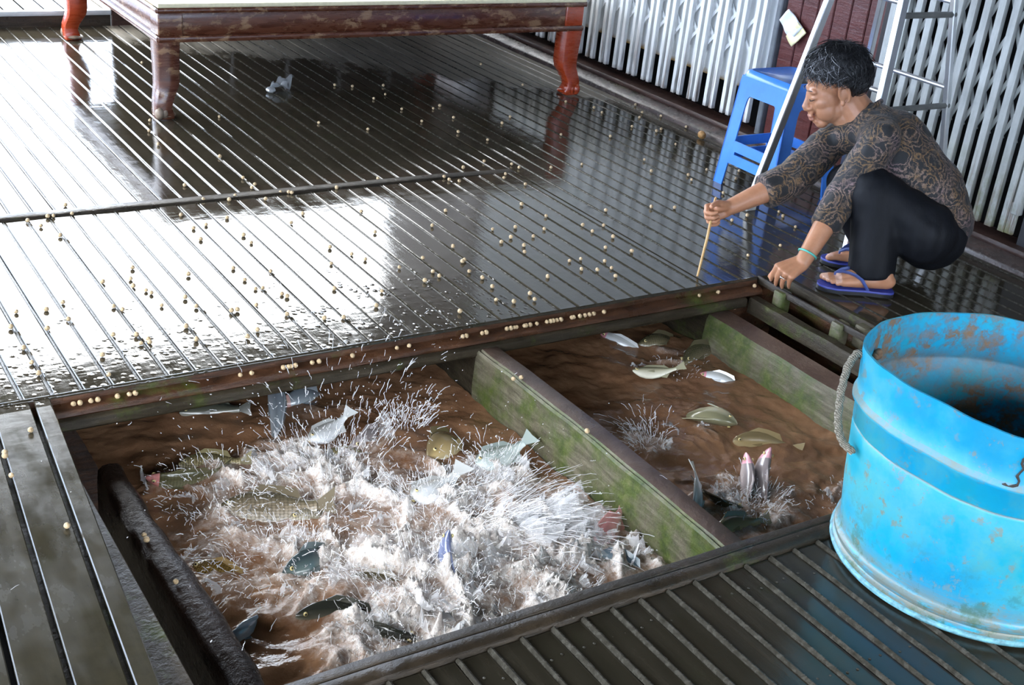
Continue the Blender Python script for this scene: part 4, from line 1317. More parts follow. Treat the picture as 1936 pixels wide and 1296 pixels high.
def skin_mat():
    t = NT('tanned_skin')
    p = t.pos()
    nz = t.noise(p, 18, 4, .6); n2 = t.noise(p, 160, 3, .7)
    col = t.ramp(nz, [(.3, (0.39,0.175,0.092)), (.7, (0.51,0.25,0.142))])
    t.set(base=col, rough=.42, sss=.12, ssss=.02, normal=t.bump(n2, .12, .002))
    t.b.inputs['Subsurface Radius'].default_value = (1.0, .35, .2)
    return t.mat
M_skin = skin_mat()
M_lip = simple('lips', (0.44,0.19,0.13), .4, .1, 80)
M_nail = simple('nails', (0.62,0.38,0.29), .25, .05, 80)
M_black = None
def trouser_mat():
    t = NT('black_trouser_cloth')
    p = t.pos()
    nz = t.noise(t.map(p, (9, 9, 2)), 5, 5, .6)
    t.set(base=t.ramp(nz, [(.3, (0.004,0.0045,0.006)), (.7, (0.008,0.009,0.012))]), rough=.62, normal=t.bump(nz, .25, .008), spec=.2)
    return t.mat
M_trous = trouser_mat()
def blouse_mat():
    t = NT('paisley_blouse_cloth')
    p = t.pos()
    wob = t.n('VectorMath', operation='ADD', ins={0: p, 1: t.n('VectorMath', operation='SCALE', ins={0: t.n('TexNoise', ins={'Vector': p, 'Scale': 10.0, 'Detail': 5.0, 'Roughness': .7}).outputs['Color'], 'Scale': .075}).outputs[0]}).outputs[0]
    vor = t.n('TexVoronoi', ins={'Vector': wob, 'Scale': 11.5, 'Randomness': .9}).outputs['Distance']
    ringw = t.math('SINE', t.math('MULTIPLY', vor, 48.0))
    rings = t.ramp(ringw, [(.35, 0.0), (.75, 1.0)])
    vorb = t.n('TexVoronoi', ins={'Vector': wob, 'Scale': 68.0, 'Randomness': .8}).outputs['Distance']
    dots = t.ramp(vorb, [(.30, 1.0), (.52, 0.0)])
    inner = t.ramp(vor, [(.20, 0.0), (.30, 1.0), (.62, 1.0), (.75, .35)])
    patt = t.math('MULTIPLY', inner, t.math('MAXIMUM', t.math('MULTIPLY', rings, .75), t.math('MULTIPLY', dots, t.math('ADD', .35, t.math('MULTIPLY', rings, .65)))))
    hue = t.noise(p, 11, 3, .6)
    pc = t.ramp(hue, [(.32, (0.21,0.135,0.135)), (.45, (0.23,0.15,0.105)), (.56, (0.20,0.11,0.038)), (.68, (0.13,0.10,0.08))])
    col = t.mix(patt, (0.012, 0.012, 0.013), pc)
    t.set(base=col, rough=.75, sheen=.1, normal=t.bump(t.noise(p, 22, 4, .6), .3, .008))
    return t.mat
M_blouse = blouse_mat()
def hair_mat():
    t = NT('greying_black_hair')
    p = t.pos()
    nz = t.noise(p, 55, 4, .7)
    pid = t.attr('pid')
    x = t.math('MULTIPLY_ADD', pid, 1.0, t.math('MULTIPLY', t.math('SUBTRACT', nz, .5), .25))
    t.set(base=t.ramp(x, [(.45, (0.010,0.010,0.011)), (.78, (0.045,0.046,0.050)), (.95, (0.30,0.30,0.31))]), rough=.42)
    return t.mat
M_hair = hair_mat()

person = empty('person', (3.10, 2.45, 0), 'person with short greying black hair crouching in a dark patterned blouse and black trousers', 'person')

# head frame
hd = Vector((-.847, .532, 0)).normalized()
pt = radians(25)
HF = (hd*cos(pt)+Vector((0, 0, -sin(pt)))).normalized()
HL = Vector((-.532, -.847, 0)).normalized()
HU = HF.cross(HL).normalized()
HO = Vector(HEAD_O)
HM = Matrix(((HF.x, HL.x, HU.x), (HF.y, HL.y, HU.y), (HF.z, HL.z, HU.z)))
def hp(x, y, z): return HO + HM @ Vector((x, y, z))
body = MB()
def hs(c, r, rot=None):
    M = HM if rot is None else HM @ rot
    body.sphere(hp(*c), r, 20, 14, M)
hs((-.012, 0, .045), (.094, .076, .083))
hs((.040, 0, -.012), (.053, .058, .078))
hs((.030, 0, -.066), (.054, .050, .044))
hs((.068, 0, -.098), (.023, .024, .019))
for s in (-1, 1):
    hs((.054, s*.036, -.024), (.028, .022, .024))
    hs((.050, s*.034, -.056), (.034, .023, .034))
    hs((.074, s*.022, .020), (.014, .030, .012))
    hs((.075, s*.030, .000), (.013, .017, .009))
    hs((.097, s*.0125, -.037), (.010, .0075, .0075))
    # ear: rim, lobe and bowl
    er = Matrix.Rotation(radians(-18), 3, 'Y')
    for k in range(27):
        a = radians(-70+k*10)
        e = Vector((-.010-.016*cos(a)*1.0, s*(.076+.004*sin(a)), -.008+.030*sin(a)))
        hs(tuple(e), (.0056, .0050, .0056))
    hs((-.006, s*.073, -.008), (.014, .007, .024), er)
    hs((.002, s*.074, -.036), (.008, .006, .010))
body.tube([hp(.084, 0, .016), hp(.092, 0, -.004), hp(.103, 0, -.022), hp(.110, 0, -.033)], [.0085, .0088, .0100, .0118], 12)
hs((.1045, 0, -.036), (.012, .0125, .0105))
hs((.094, 0, -.052), (.010, .015, .010))
hs((.0985, 0, -.0625), (.0095, .0200, .0060))
hs((.0965, 0, -.0745), (.0100, .0180, .0072))
hs((.085, 0, -.086), (.012, .018, .010))
# neck, torso, limbs
capsule(body, hp(-.030, 0, -.045), J['neckb'], .050, .058)
capsule(body, hp(.015, 0, -.085), J['neckb']+Vector((-.01, .02, -.02)), .036, .045)
chain(body, [J['neckb'], J['upchest'], J['chest'], J['waist'].lerp(J['belly'], .4), J['pelvis']], [.055, .072, .092, .092, .088])
chain(body, [J['shL'], J['elL']], [.042, .038])
chain(body, [J['elL'], J['elL'].lerp(J['wrL'], .35), J['wrL']], [.037, .038, .0255])
chain(body, [J['shR'], J['elR']], [.042, .038])
chain(body, [J['elR'], J['elR'].lerp(J['wrR'], .35), J['wrR']], [.037, .039, .0265])
chain(body, [J['pelvis'], J['hipL'], J['kneeL']], [.085, .080, .05])
chain(body, [J['kneeL'], J['kneeL'].lerp(J['ankL'], .4), J['ankL']], [.048, .050, .034])
chain(body, [J['pelvis'], J['hipR'], J['kneeR']], [.09, .085, .05])
chain(body, [J['kneeR'], J['kneeR'].lerp(J['ankR'], .4), J['ankR']], [.048, .050, .034])

# hands
def hand(wr, kn, dors, left, curls, spread=.0, thumb=(0, 0), scale=1.0):
    X = (kn-wr).normalized(); Z = (dors-X*dors.dot(X)).normalized()
    Y = X.cross(Z) if left else Z.cross(X)      # thumb side
    PL = .086*scale
    def L(x, y, z): return wr+X*x+Y*y+Z*z
    # palm: four metacarpal capsules
    for i, (y0, y1) in enumerate(((.014, .030), (.005, .010), (-.005, -.010), (-.014, -.029))):
        capsule(body, L(.004, y0, 0), L(PL*(.98, 1.0, .95, .87)[i], y1, .002*(1.5-abs(i-1.2))), .0150*scale, .0112*scale, seg=12)
    capsule(body, L(.012, .012, -.006), L(.050, .020, -.010), .017*scale, .014*scale, seg=12)
    capsule(body, L(.012, -.014, -.005), L(.050, -.020, -.008), .016*scale, .013*scale, seg=12)
    tips = []
    for i, (y1, ln) in enumerate(((.030, .070), (.010, .077), (-.010, .071), (-.029, .056))):
        base = L(PL*(.98, 1.0, .95, .87)[i], y1, .002*(1.5-abs(i-1.2)))
        ang = 0; p = base; q = [p]
        c = curls[i]
        for seg, f in enumerate((.46, .30, .24)):
            ang += radians(c[seg])
            d = X*cos(ang)-Z*sin(ang)+Y*(spread*(1.5-i)*.12)
            p = p+d.normalized()*ln*f*scale; q.append(p)
        rr = [.0098, .0088, .0080, .0068]
        rr = [r_*scale*(1.0 if i < 3 else .88) for r_ in rr]
        chain(body, q, rr, seg=12)
        tips.append((q[-1], (q[-1]-q[-2]).normalized(), ang))
    # thumb leaves the side of the palm near its base
    ta, tb = thumb
    b0 = L(.018, .020, -.006)
    d1 = (X*cos(radians(ta))+Y*sin(radians(ta))-Z*.25).normalized()
    b1 = b0+d1*.044*scale
    d2 = (d1*cos(radians(tb))-Z*sin(radians(tb))*.6+X*.25).normalized()
    b2 = b1+d2*.032*scale; b3 = b2+(d2-Z*.25).normalized()*.026*scale
    chain(body, [b0, b1, b2, b3], [.0150*scale, .0112*scale, .0098*scale, .0080*scale], seg=12)
    return X, Y, Z, L, tips
camdir = Vector((.0, .0, 1.45))-J['knL']; camdir.normalize()
dL = camdir*.75+Vector((0, 0, 1))*.62+Vector((-.3, .2, 0))*.4
hL = hand(J['wrL'], J['knL'], dL, True, [(70, 14, 8), (74, 16, 8), (76, 16, 8), (78, 18, 10)], spread=.1, thumb=(22, 70), scale=.94)
camR = (Vector((0, 0, 1.45))-J['knR']).normalized()
dR = -camR*.72+Vector((0, 0, 1))*.45+Vector((-.3, .2, 0))*.4
hR = hand(J['wrR'], J['knR'], dR, False, [(62, 70, 40), (68, 78, 45), (72, 80, 45), (76, 80, 45)], thumb=(40, 45), scale=.95)

# feet
FOOTL = (Vector((3.098, 2.392, 0)), Vector((2.925, 2.515, 0)))
FOOTR = (Vector((3.272, 2.551, 0)), Vector((3.108, 2.682, 0)))
SOLE = .024
def foot(hl, toe, ank, left, side):
    X = (toe-hl).normalized(); Z = Vector((0, 0, 1)); Y = Z.cross(X)   # Y points to the left of travel
    Ln = (toe-hl).length
    def L(x, y, z): return hl+X*x*Ln+Y*y+Z*(z+SOLE)
    body.sphere(L(.09, 0, .026), (.034, .029, .026), 16, 10, Matrix((( X.x, Y.x, 0), (X.y, Y.y, 0), (X.z, Y.z, 1))))
    capsule(body, L(.12, 0, .040), ank, .030, .033)
    big = -1 if left else 1         # the big toe lies on the inner side
    s = -1 if left else 1
    inner = (-.022 if left else .022)
    chain(body, [L(.14, 0, .030), L(.42, inner*.35, .038), L(.74, inner*.9, .016)], [.028, .026, .0165])
    chain(body, [L(.14, 0, .024), L(.45, -inner*.5, .020), L(.72, -inner*1.0, .013)], [.025, .021, .0130])
    chain(body, [L(.16, 0, .055), L(.45, inner*.2, .036), L(.72, 0, .017)], [.026, .022, .0150])
    for k, (yy, x0, ln, r) in enumerate(((1.30, .74, .27, .0120), (.52, .75, .245, .0086), (-.10, .735, .215, .0080), (-.68, .71, .185, .0075), (-1.22, .67, .155, .0072))):
        a = L(x0-.06, inner*yy*.92, .013); m = L(x0+ln*.55, inner*yy, .013); b = L(x0+ln*.92, inner*yy*1.02, .0085)
        chain(body, [a, m, b], [r*1.1, r, r*.95], seg=12)
    return L, X, Y
fL = foot(FOOTL[0], FOOTL[1], J['ankL'], True, 1)
fR = foot(FOOTR[0], FOOTR[1], J['ankR'], False, 1)
bo = remesh(body, 'body', [M_skin, M_lip, M_nail], person, .0031, 5, .5)
# lips and toe / finger nails by place
lipc = [hp(.104, 0, -.0625), hp(.102, 0, -.0745)]
nails = [t[0]+hL[2]*cos(t[2])*.005+hL[0]*sin(t[2])*.005 for t in hL[4]]
for p in bo.data.polygons:
    c = p.center
    l = HM.inverted() @ (c-HO)
    if abs(l.y) < .021 and -.080 < l.z < -.0575 and l.x > .0955-.25*abs(l.y) and (((l.z+.069)/.0115)**2+(l.y/.022)**2) < 1: p.material_index = 1
    elif any((c-n_).length < .0052 for n_ in nails): p.material_index = 2
    elif c.z < .06:
        for (L, X, Y), (a, b) in ((fL, FOOTL), (fR, FOOTR)):
            q = (c-a).dot(X)/(b-a).length
            if .93 < q < 1.02 and p.normal.z > .55 and c.z > SOLE+.012: p.material_index = 2
# face: lashes of the lowered eyes, brows
M_lash = simple('dark_brow_hair', (0.030,0.022,0.018), .6)
for s in (-1, 1):
    q = MB(); q.tube([hp(.0905, s*.018, -.0045), hp(.0925, s*.028, -.0075), hp(.0885, s*.038, -.0060), hp(.080, s*.046, -.003)], [.0010, .0016, .0015, .0008], 6); q.build('eyelash', M_lash, person, smooth=60)
    q = MB(); q.tube([hp(.0935, s*.012, .0225), hp(.0935, s*.025, .0275), hp(.085, s*.040, .0265), hp(.074, s*.049, .021)], [.0009, .0014, .0013, .0005], 6); q.build('eyebrow', M_lash, person, smooth=60)

# hair: a full cap and many short curling locks
hq = MB(); rh = random.Random(5)
def hair_r(d):
    """distance of the hair surface in direction d (head frame), 0 where skin shows"""
    x, y, z = d
    lim = -.30
    if x > .30: lim = lerp(-.15, .27, min(1, (x-.30)/.5))
    elif x > -.15: lim = -.12 + (.10 if abs(y) > .5 else 0)
    else: lim = -.95 if abs(y) < .75 else -.6
    return z > lim
HC = Vector((-.020, 0, .045))
def hsurf(d, k=1.0):
    return HC+Vector((d[0]*.102*k, d[1]*.086*k, d[2]*.099*k))
U, Vn = 64, 40
cap = MB(); idx = {}; pv = []
for j in range(Vn+1):
    th = pi*j/Vn
    for i in range(U):
        ph = 2*pi*i/U
        d = Vector((sin(th)*cos(ph), sin(th)*sin(ph), cos(th)))
        k = 1+.055*noise.noise(d*5)+.03*noise.noise(d*13)
        if not hair_r(d): k = .80
        pv.append(HO+HM @ hsurf(d, k))
cap.add(pv, [(j*U+i, j*U+(i+1) % U, (j+1)*U+(i+1) % U, (j+1)*U+i) for j in range(Vn) for i in range(U)])
hq.att = .30; hq.v += cap.v
for f in cap.f:
    hq.f.append(f); hq.m.append(0); hq.a.append(.30)
cnt = 0
while cnt < 5200:
    d = Vector((rh.gauss(0, 1), rh.gauss(0, 1), rh.gauss(0, 1))).normalized()
    if not hair_r(d): continue
    cnt += 1
    # locks sweep from the crown outwards and forwards
    crown = Vector((-.45, 0, .89))
    flow = (d-crown*d.dot(crown)); flow = (flow-d*flow.dot(d))
    if flow.length < .05: flow = d.orthogonal()
    flow.normalize()
    if d.x > .15: flow = (flow+Vector((.4, .25, -.35))).normalized()
    flow = (flow-d*flow.dot(d)).normalized()
    side = d.cross(flow)
    L = rh.uniform(.25, .60); curl = rh.uniform(-1.0, 1.0); lift = rh.uniform(.0, .10)+(.12 if rh.random() < .12 else 0)
    pts = []
    for i in range(6):
        t = i/5
        dd = (d+flow*L*t+side*curl*t*t*.6).normalized()
        k = .98+lift*t*(1.4-.4*t)+.03*noise.noise(Vector((cnt*.37, t*3, 0)))
        pts.append(HO+HM @ hsurf(dd, k))
    hq.att = .15+.75*rh.random()**2.0*(1.3 if d.x > .1 else .8)
    r = rh.uniform(.0005, .0014)
    hq.tube(pts, [r*.8, r, r, r*.85, r*.6, r*.15], 5)
hair = hq.build('hair', M_hair, person, smooth=60, fix=False)
hair['label'] = 'short black hair going grey'

# trousers
tm = MB()
hl = J['hipL']; kl = J['kneeL']; al = J['ankL']
capsule(tm, J['pelvis'], J['butt'], .112, .112)
chain(tm, [J['pelvis'], hl, kl+Vector((.005, 0, -.002))], [.105, .106, .070])
dn = (al-kl)
hemL = kl+dn*1.02+Vector((-.024, .016, 0))
tm.tube([kl, kl+dn*.25+Vector((.006, -.004, 0)), kl+dn*.55+Vector((.000, .0, 0)), hemL.lerp(kl, .12), hemL], [.072, .078, .078, .074, .072], 20)
capsule(tm, kl.lerp(hl, .5)+Vector((0, 0, -.03)), kl+dn*.5+Vector((.05, -.03, -.01)), .075, .060)
kr = J['kneeR']; ar = J['ankR']
chain(tm, [J['pelvis'], J['hipR'], kr], [.10, .10, .070])
dnr = (ar-kr); hemR = kr+dnr*.86
tm.tube([kr, kr+dnr*.5+Vector((-.012, .004, 0)), hemR+Vector((-.014, .006, 0))], [.070, .074, .070], 20)
def folds(co):
    return .0045*noise.noise(Vector((co.x*26, co.y*26, co.z*7)))+.003*noise.noise(Vector((co.x*10, co.y*10, co.z*22)))
to = remesh(tm, 'trousers', [M_trous], person, .0075, 6, .5, folds)
to['label'] = 'black trousers'

# blouse
bm_ = MB()
chain(bm_, [J['upchest']+Vector((.01, -.01, -.01)), J['chest'], J['waist'].lerp(J['belly'], .4), J['pelvis'].lerp(J['waist'], .30)], [.088, .118, .122, .118])
capsule(bm_, J['waist'], J['pelvis'].lerp(J['waist'], .12)+Vector((.030, -.020, .012)), .118, .112)
capsule(bm_, J['neckb']+Vector((.015, -.02, -.012)), J['upchest'], .062, .085)
capsule(bm_, J['upchest'], J['shL'], .080, .060)
capsule(bm_, J['upchest'], J['shR'], .080, .060)
sl = J['shL']; el = J['elL']; cl = el.lerp(J['wrL'], .46)
bm_.tube([sl+(sl-el)*.12, sl, sl.lerp(el, .5), el, el.lerp(cl, .5), cl, cl+(cl-el).normalized()*.006], [.040, .060, .060, .057, .052, .050, .047], 20)
sr = J['shR']; er_ = J['elR']; cr = er_.lerp(J['wrR'], .44)
bm_.tube([sr+(sr-er_)*.12, sr, sr.lerp(er_, .5), er_, er_.lerp(cr, .5), cr, cr+(cr-er_).normalized()*.006], [.040, .060, .063, .063, .060, .060, .056], 20)
def folds2(co):
    return .004*noise.noise(Vector((co.x*20, co.y*20, co.z*14)))+.0025*noise.noise(Vector((co.x*45, co.y*45, co.z*30)))
blo = remesh(bm_, 'blouse', [M_blouse], person, .007, 5, .5, folds2)
blo['label'] = 'dark blouse with tan and mauve swirling pattern'
# collar band round the neck
q = MB(); ring = []
nk = J['neckb']+Vector((.004, -.006, .008))
ax = (hp(-.03, 0, -.045)-J['neckb']).normalized()
e1 = (HF-ax*HF.dot(ax)).normalized(); e2 = ax.cross(e1)
for k in range(25):
    a = 2*pi*k/24
    rr_ = .064
    ring.append(nk+e1*cos(a)*rr_*1.05+e2*sin(a)*rr_+ax*(-.028*max(0, cos(a))**2+.012))
q.tube(ring, .0085, 8); q.build('collar', M_blouse, blo, smooth=60)

# flip-flops
M_ffblue = plastic('blue_rubber', (0.035,0.05,0.30), .45)
M_ffdark = simple('dark_rubber', (0.016,0.017,0.020), .5)
M_strap = plastic('blue_strap_rubber', (0.06,0.09,0.26), .35)
def flipflop(F, L, X, Y, left):
    hl_, toe = F; Ln = (toe-hl_).length
    prof = [(-.06, 0.0), (-.055, .020), (.0, .031), (.15, .034), (.40, .033), (.62, .040), (.82, .044), (.98, .036), (1.07, .018), (1.09, 0)]
    rim = [(x, w) for x, w in prof]+[(x, -w) for x, w in reversed(prof[1:-1])]
    sh = .004 if left else -.004
    def ringz(z, k=1.0): return [hl_+X*(x*Ln if 0 < x < 1 else x*Ln)+Y*(w*k)+Vector((0, 0, z)) for x, w in rim]
    q = MB(); q.mat = 1
    q.loft([ringz(.004, .96), ringz(.005), ringz(.0165)], cap=True)
    q.mat = 0
    q.loft([ringz(.0165, 1.01), ringz(.0205, 1.01), ringz(.0225, .97)], cap=True)
    o = q.build('flip_flop', [M_ffblue, M_ffdark], person, smooth=40)
    o['label'] = 'blue flip-flop on the near foot' if left else 'blue flip-flop on the far foot'
    inner = -.022 if left else .022
    post = L(.83, inner*.92, .002)
    for sgn in (1, -1):
        a = L(.83, inner*.85, .030); b = L(.66, sgn*.020+inner*.2, .046); c = L(.48, sgn*.034, .034); e = L(.36, sgn*.036, .002)
        pts = [post, a]+[a.lerp(b, .5)+Vector((0, 0, .004)), b, b.lerp(c, .5)+Vector((0, 0, .003)), c, e]
        q = MB(); q.tube(pts, [.003, .0040, .0062, .0075, .0080, .0080, .0065], 8, flat=.45, up=(0, 0, 1)); q.build('strap', M_strap, o, smooth=60)
flipflop(FOOTL, *fL, True)
flipflop(FOOTR, *fR, False)
# bracelet and ring
M_jade = plastic('green_bracelet', (0.10,0.50,0.42), .3)
ax = (J['wrL']-J['elL']).normalized(); c = J['wrL']-ax*.030; e1 = ax.orthogonal().normalized(); e2 = ax.cross(e1)
tilt = Vector((0, 0, .004))
q = MB(); q.tube([c+e1*cos(2*pi*k/28)*.033+e2*sin(2*pi*k/28)*.030+ax*.006*cos(2*pi*k/28) for k in range(29)], .0034, 8); b_ = q.build('bracelet', M_jade, person, smooth=60); b_['label'] = 'pale green bangle'
M_silver = simple('silver_ring', (0.85,0.85,0.84), .15, .05, 30, metal=1.0)
X, Y, Z, L, tips = hL
kb = L(.086*.95*.94, -.010, .004)
fd = (X*cos(radians(58))-Z*sin(radians(58))).normalized()
c = kb+fd*.016; e1 = fd.orthogonal().normalized(); e2 = fd.cross(e1)
q = MB(); q.tube([c+(e1*cos(2*pi*k/20)+e2*sin(2*pi*k/20))*.0104 for k in range(21)], .0014, 6); q.sphere(c+(Z*cos(radians(58))+X*sin(radians(58)))*.0115, .0042, 8, 6); q.build('ring', M_silver, person, smooth=60)

# the stick held in the far hand
M_stick = wet_timber('peeled_stick', (0.42,0.25,0.10), (0.55,0.34,0.14), (0.66,0.44,0.22), 0.0, (.4, .6))
q = MB(); a, b = J['stickT'], J['stickB']
q.tube([a+(a-b)*.04, a, a.lerp(b, .5)+Vector((.004, 0, .002)), b], [.0035, .0046, .0046, .0036], 8)
tag(q.build('stick', M_stick, smooth=60), 'thin peeled wooden stick held in the far hand, tip on the deck', 'stick')
PELLETS = {
  'f': [(2.430,5.131,0.0060), (2.502,5.096,0.0060), (2.653,5.084,0.0060), (2.590,4.939,0.0060), (2.505,4.884,0.0060), (2.550,4.702,0.0060), (2.746,4.714,0.0060), (2.696,4.682,0.0060), (2.547,4.513,0.0060), (2.714,4.534,0.0060), (2.264,4.452,0.0060), (2.623,4.335,0.0060), (2.977,4.491,0.0060), (2.884,4.409,0.0060), (2.688,4.205,0.0060), (2.522,3.955,0.0060), (2.399,3.906,0.0060), (2.022,3.876,0.0060), (1.832,3.821,0.0060), (2.613,3.897,0.0060), (2.618,3.852,0.0060), (2.522,3.797,0.0060), (2.490,3.757,0.0060), (2.271,3.827,0.0060), (2.274,3.794,0.0060), (2.303,3.769,0.0060), (2.531,3.670,0.0060), (2.393,3.480,0.0060), (2.093,3.499,0.0060), (2.106,4.585,0.0060), (3.356,5.380,0.0060), (2.746,3.819,0.0060), (2.896,3.821,0.0060), (3.196,3.802,0.0060), (3.129,3.669,0.0060), (3.253,3.588,0.0060), (3.226,3.534,0.0060), (3.378,3.622,0.0060), (2.412,3.350,0.0060), (2.661,3.336,0.0060), (2.855,3.318,0.0060), (2.938,3.285,0.0060), (2.159,3.294,0.0060), (2.245,3.287,0.0060), (2.334,3.243,0.0060), (2.258,3.195,0.0060), (2.488,3.235,0.0060), (2.485,3.172,0.0060), (2.560,3.210,0.0060), (2.524,3.106,0.0060), (2.124,3.181,0.0060), (2.181,3.133,0.0060), (2.151,3.082,0.0060), (2.179,3.210,0.0060), (2.438,3.031,0.0060), (2.505,2.975,0.0060), (2.251,2.970,0.0060), (2.297,2.973,0.0060), (2.362,2.931,0.0060), (2.248,2.899,0.0060), (2.294,2.877,0.0060), (2.349,2.876,0.0060), (2.320,2.815,0.0060), (2.108,2.882,0.0060), (1.914,3.074,0.0060), (1.927,3.083,0.0060), (1.894,2.997,0.0060), (1.907,2.940,0.0060), (1.901,2.872,0.0060), (1.860,2.783,0.0060), (1.903,2.753,0.0060), (1.982,2.788,0.0060), (1.972,2.747,0.0060), (1.716,2.745,0.0060), (1.558,4.008,0.0060), (1.572,3.932,0.0060), (1.549,3.902,0.0060), (1.464,3.837,0.0060), (1.550,3.779,0.0060), (1.625,3.831,0.0060), (1.652,3.823,0.0060), (1.660,3.814,0.0060), (1.612,3.611,0.0060), (1.543,3.544,0.0060), (1.809,3.576,0.0060), (1.978,3.385,0.0060), (1.358,3.485,0.0060), (1.358,3.420,0.0060), (1.573,3.311,0.0060), (1.612,3.237,0.0060), (1.521,3.188,0.0060), (1.767,3.387,0.0060), (1.950,3.196,0.0060), (1.809,3.140,0.0060), (1.327,3.189,0.0060), (1.233,3.153,0.0060), (1.238,3.083,0.0060), (1.259,3.081,0.0060), (1.294,3.025,0.0060), (1.301,3.005,0.0060), (1.198,2.977,0.0060), (1.139,2.965,0.0060), (1.253,2.892,0.0060), (1.338,2.835,0.0060), (1.390,2.822,0.0060), (1.142,2.827,0.0060), (1.102,2.796,0.0060), (1.449,3.010,0.0060), (1.572,2.950,0.0060), (1.510,2.862,0.0060), (1.705,3.096,0.0060), (1.786,3.032,0.0060), (1.788,2.995,0.0060), (1.729,2.978,0.0060), (1.634,3.186,0.0060), (0.920,3.898,0.0060), (0.845,3.813,0.0060), (0.863,3.815,0.0060), (0.921,3.820,0.0060), (0.781,3.794,0.0060), (0.807,3.740,0.0060), (0.840,3.644,0.0060), (1.235,3.712,0.0060), (1.280,3.606,0.0060), (1.233,3.588,0.0060), (1.222,3.491,0.0060), (1.364,3.646,0.0060), (0.965,3.337,0.0060), (0.937,3.262,0.0060), (0.928,3.209,0.0060), (0.859,3.263,0.0060), (0.952,3.170,0.0060), (0.960,3.148,0.0060), (0.960,3.059,0.0060), (1.097,3.241,0.0060), (1.233,3.244,0.0060), (0.726,3.163,0.0060), (0.675,3.130,0.0060), (0.712,3.053,0.0060), (0.602,3.143,0.0060), (0.569,3.054,0.0060), (0.649,3.014,0.0060), (0.841,3.095,0.0060), (0.856,3.066,0.0060), (0.790,2.924,0.0060), (0.840,2.853,0.0060), (0.864,2.870,0.0060), (0.977,2.910,0.0060), (1.036,3.090,0.0060), (1.044,3.023,0.0060), (1.122,2.964,0.0060), (0.975,2.826,0.0060), (0.571,2.926,0.0060), (0.570,2.840,0.0060), (0.572,2.778,0.0060), (0.734,2.821,0.0060), (0.719,2.713,0.0060), (0.844,2.904,0.0060), (0.862,2.851,0.0060), (1.711,5.658,0.0060), (1.464,4.758,0.0060), (1.418,4.622,0.0060), (1.745,4.753,0.0060), (1.340,3.985,0.0060), (1.351,3.831,0.0060), (1.565,4.257,0.0060), (1.399,4.453,0.0060), (1.431,3.805,0.0060), (3.051,4.199,0.0060), (3.466,4.536,0.0060), (3.455,4.458,0.0060), (3.389,4.657,0.0060), (3.708,4.536,0.0060), (3.658,4.419,0.0060), (3.590,4.350,0.0060), (3.455,4.228,0.0060), (3.525,4.140,0.0060), (3.570,4.164,0.0060), (3.710,4.344,0.0060), (3.713,4.163,0.0060), (3.482,3.952,0.0060), (3.257,4.122,0.0060), (3.339,3.472,0.0060), (3.510,3.574,0.0060), (3.424,3.495,0.0060), (3.350,4.972,0.0060), (3.245,3.366,0.0060), (3.159,3.133,0.0060), (3.063,3.109,0.0060), (3.313,3.128,0.0060), (3.294,3.086,0.0060), (3.258,2.982,0.0060), (2.878,2.816,0.0060), (3.060,2.852,0.0060), (3.481,3.235,0.0060)],
  'l': [(1.664,2.634,-0.0040), (1.676,2.634,-0.0097), (1.727,2.634,-0.0120), (1.740,2.634,-0.0127), (1.808,2.634,-0.0020), (1.822,2.634,-0.0042), (1.834,2.634,-0.0062), (1.841,2.634,-0.0000), (1.868,2.634,-0.0034), (1.873,2.634,-0.0000), (1.887,2.634,-0.0000), (1.910,2.634,-0.0000), (1.944,2.634,-0.0000), (1.958,2.634,-0.0000), (1.967,2.634,-0.0093), (1.958,2.634,-0.0176), (1.980,2.634,-0.0000), (1.994,2.634,-0.0035), (2.032,2.634,-0.0160), (2.039,2.634,-0.0021), (2.061,2.634,-0.0015), (2.079,2.634,-0.0083), (2.095,2.634,-0.0000), (2.111,2.634,-0.0000), (2.113,2.634,-0.0045), (2.149,2.634,-0.0000), (2.517,2.634,-0.0106), (1.136,2.634,-0.0000), (1.150,2.634,-0.0009), (1.157,2.634,-0.0134), (1.169,2.634,-0.0066), (1.215,2.634,-0.0023), (1.234,2.634,-0.0013), (1.329,2.634,-0.0035), (1.460,2.634,-0.0046), (1.497,2.634,-0.0012), (0.615,2.634,-0.0056), (0.630,2.634,-0.0057), (0.655,2.634,-0.0066), (0.671,2.634,-0.0118), (0.717,2.634,-0.0052), (0.745,2.634,-0.0065), (0.759,2.634,-0.0092), (1.021,2.634,-0.0048), (1.051,2.634,-0.0056), (2.595,2.634,-0.0035), (2.749,2.634,-0.0082)],
  'd0': [(1.713,2.626,-0.0580), (1.736,2.630,-0.0580), (1.749,2.632,-0.0580), (1.734,2.616,-0.0580), (1.743,2.611,-0.0580), (1.722,2.604,-0.0580)],
  'd': [(1.693,2.413,-0.0435), (1.717,2.412,-0.0435), (1.716,2.105,-0.0435)],
  'r': [(2.674,2.630,-0.0780), (2.767,2.628,-0.0780)],
  'p': [(0.423,2.442,0.0060), (0.420,2.427,0.0060), (0.415,2.346,0.0060), (0.493,2.516,0.0060), (0.469,2.121,0.0060)],
  'b': [(0.638,2.186,-0.1040), (0.637,2.169,-0.1040), (0.645,2.006,-0.1040)],
}
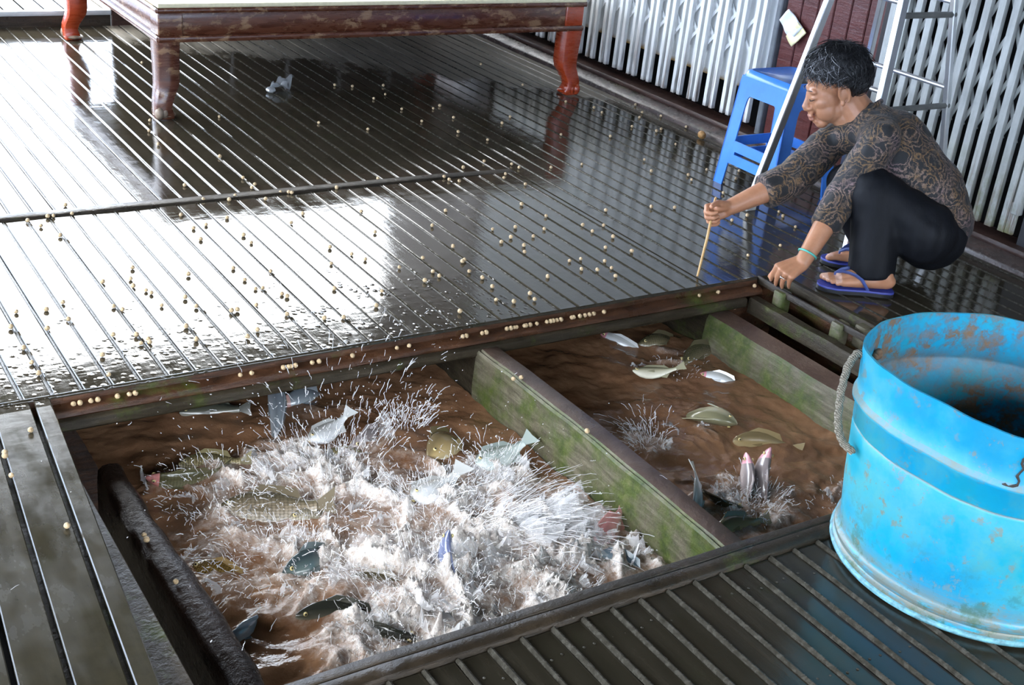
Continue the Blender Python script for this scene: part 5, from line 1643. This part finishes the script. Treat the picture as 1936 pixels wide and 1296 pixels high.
# ------------------------------------------------------------------ feed pellets
M_pel = simple('feed_pellet', (0.52,0.38,0.22), .6, .25, 160, .3)
M_pelw = simple('soaked_pellet', (0.40,0.22,0.10), .4, .25, 160, .3)
rp_ = random.Random(31)
def pellet_mesh(seed):
    q = MB(); q.sphere((0, 0, 0), .0064, 12, 8)
    q.v = [tuple(Vector(v)*(1+.12*noise.noise(Vector(v)*190+Vector((seed, 0, 0))))) for v in q.v]
    me = q.mesh('feed_pellet'); me.materials.append(M_pel)
    me.polygons.foreach_set('use_smooth', [True]*len(me.polygons))
    return me
PM = [pellet_mesh(k*7.3) for k in range(4)]
INFO = {'f': ('round tan feed pellet lying loose on the wet plank deck', 'feed pellets on the deck', .0064),
        'l': ('round tan feed pellet resting on the ledge of the far pen beam', 'feed pellets on the far beam', None),
        'd0': ('tan feed pellet heaped where the divider meets the far beam', 'feed pellets at the divider end', None),
        'd': ('tan feed pellet lying on top of the divider between the pens', 'feed pellets on the divider', None),
        'r': ('tan feed pellet on the mossy right wall of the pen', 'feed pellets on the right wall', None),
        'p': ('tan feed pellet lodged between the askew boards left of the pen', 'feed pellets on the left boards', .0062),
        'b': ('brown soaked feed pellet on the wet ledge inside the left pen', 'feed pellets on the wet ledge', None)}
for key, pts in PELLETS.items():
    lab, grp, zz = INFO[key]
    for x, y, z in pts:
        o = bpy.data.objects.new('feed_pellet', PM[rp_.randrange(4)])
        COL.objects.link(o)
        if key == 'l': y = max(2.636, min(2.650, y)); z = -.0145
        if zz is not None: z = zz
        s = rp_.uniform(.88, 1.12)
        o.location = (x, y, z*(s if zz else 1)); o.scale = (s, s, s)
        o.rotation_euler = (rp_.uniform(0, 6), rp_.uniform(0, 6), rp_.uniform(0, 6))
        tag(o, lab, 'feed pellet', grp)
q = MB(); q.sphere((3.675, 4.01, .016), (.017, .021, .018), 12, 8)
q.v = [tuple(Vector(v)+Vector((.004, .004, .004))*noise.noise(Vector(v)*70)) for v in q.v]
tag(q.build('nut_husk', simple('orange_husk', (0.36,0.19,0.06), .5, .4, 70, .4), smooth=60), 'orange-brown husk lying by the sill left of the blue stool', 'husk')
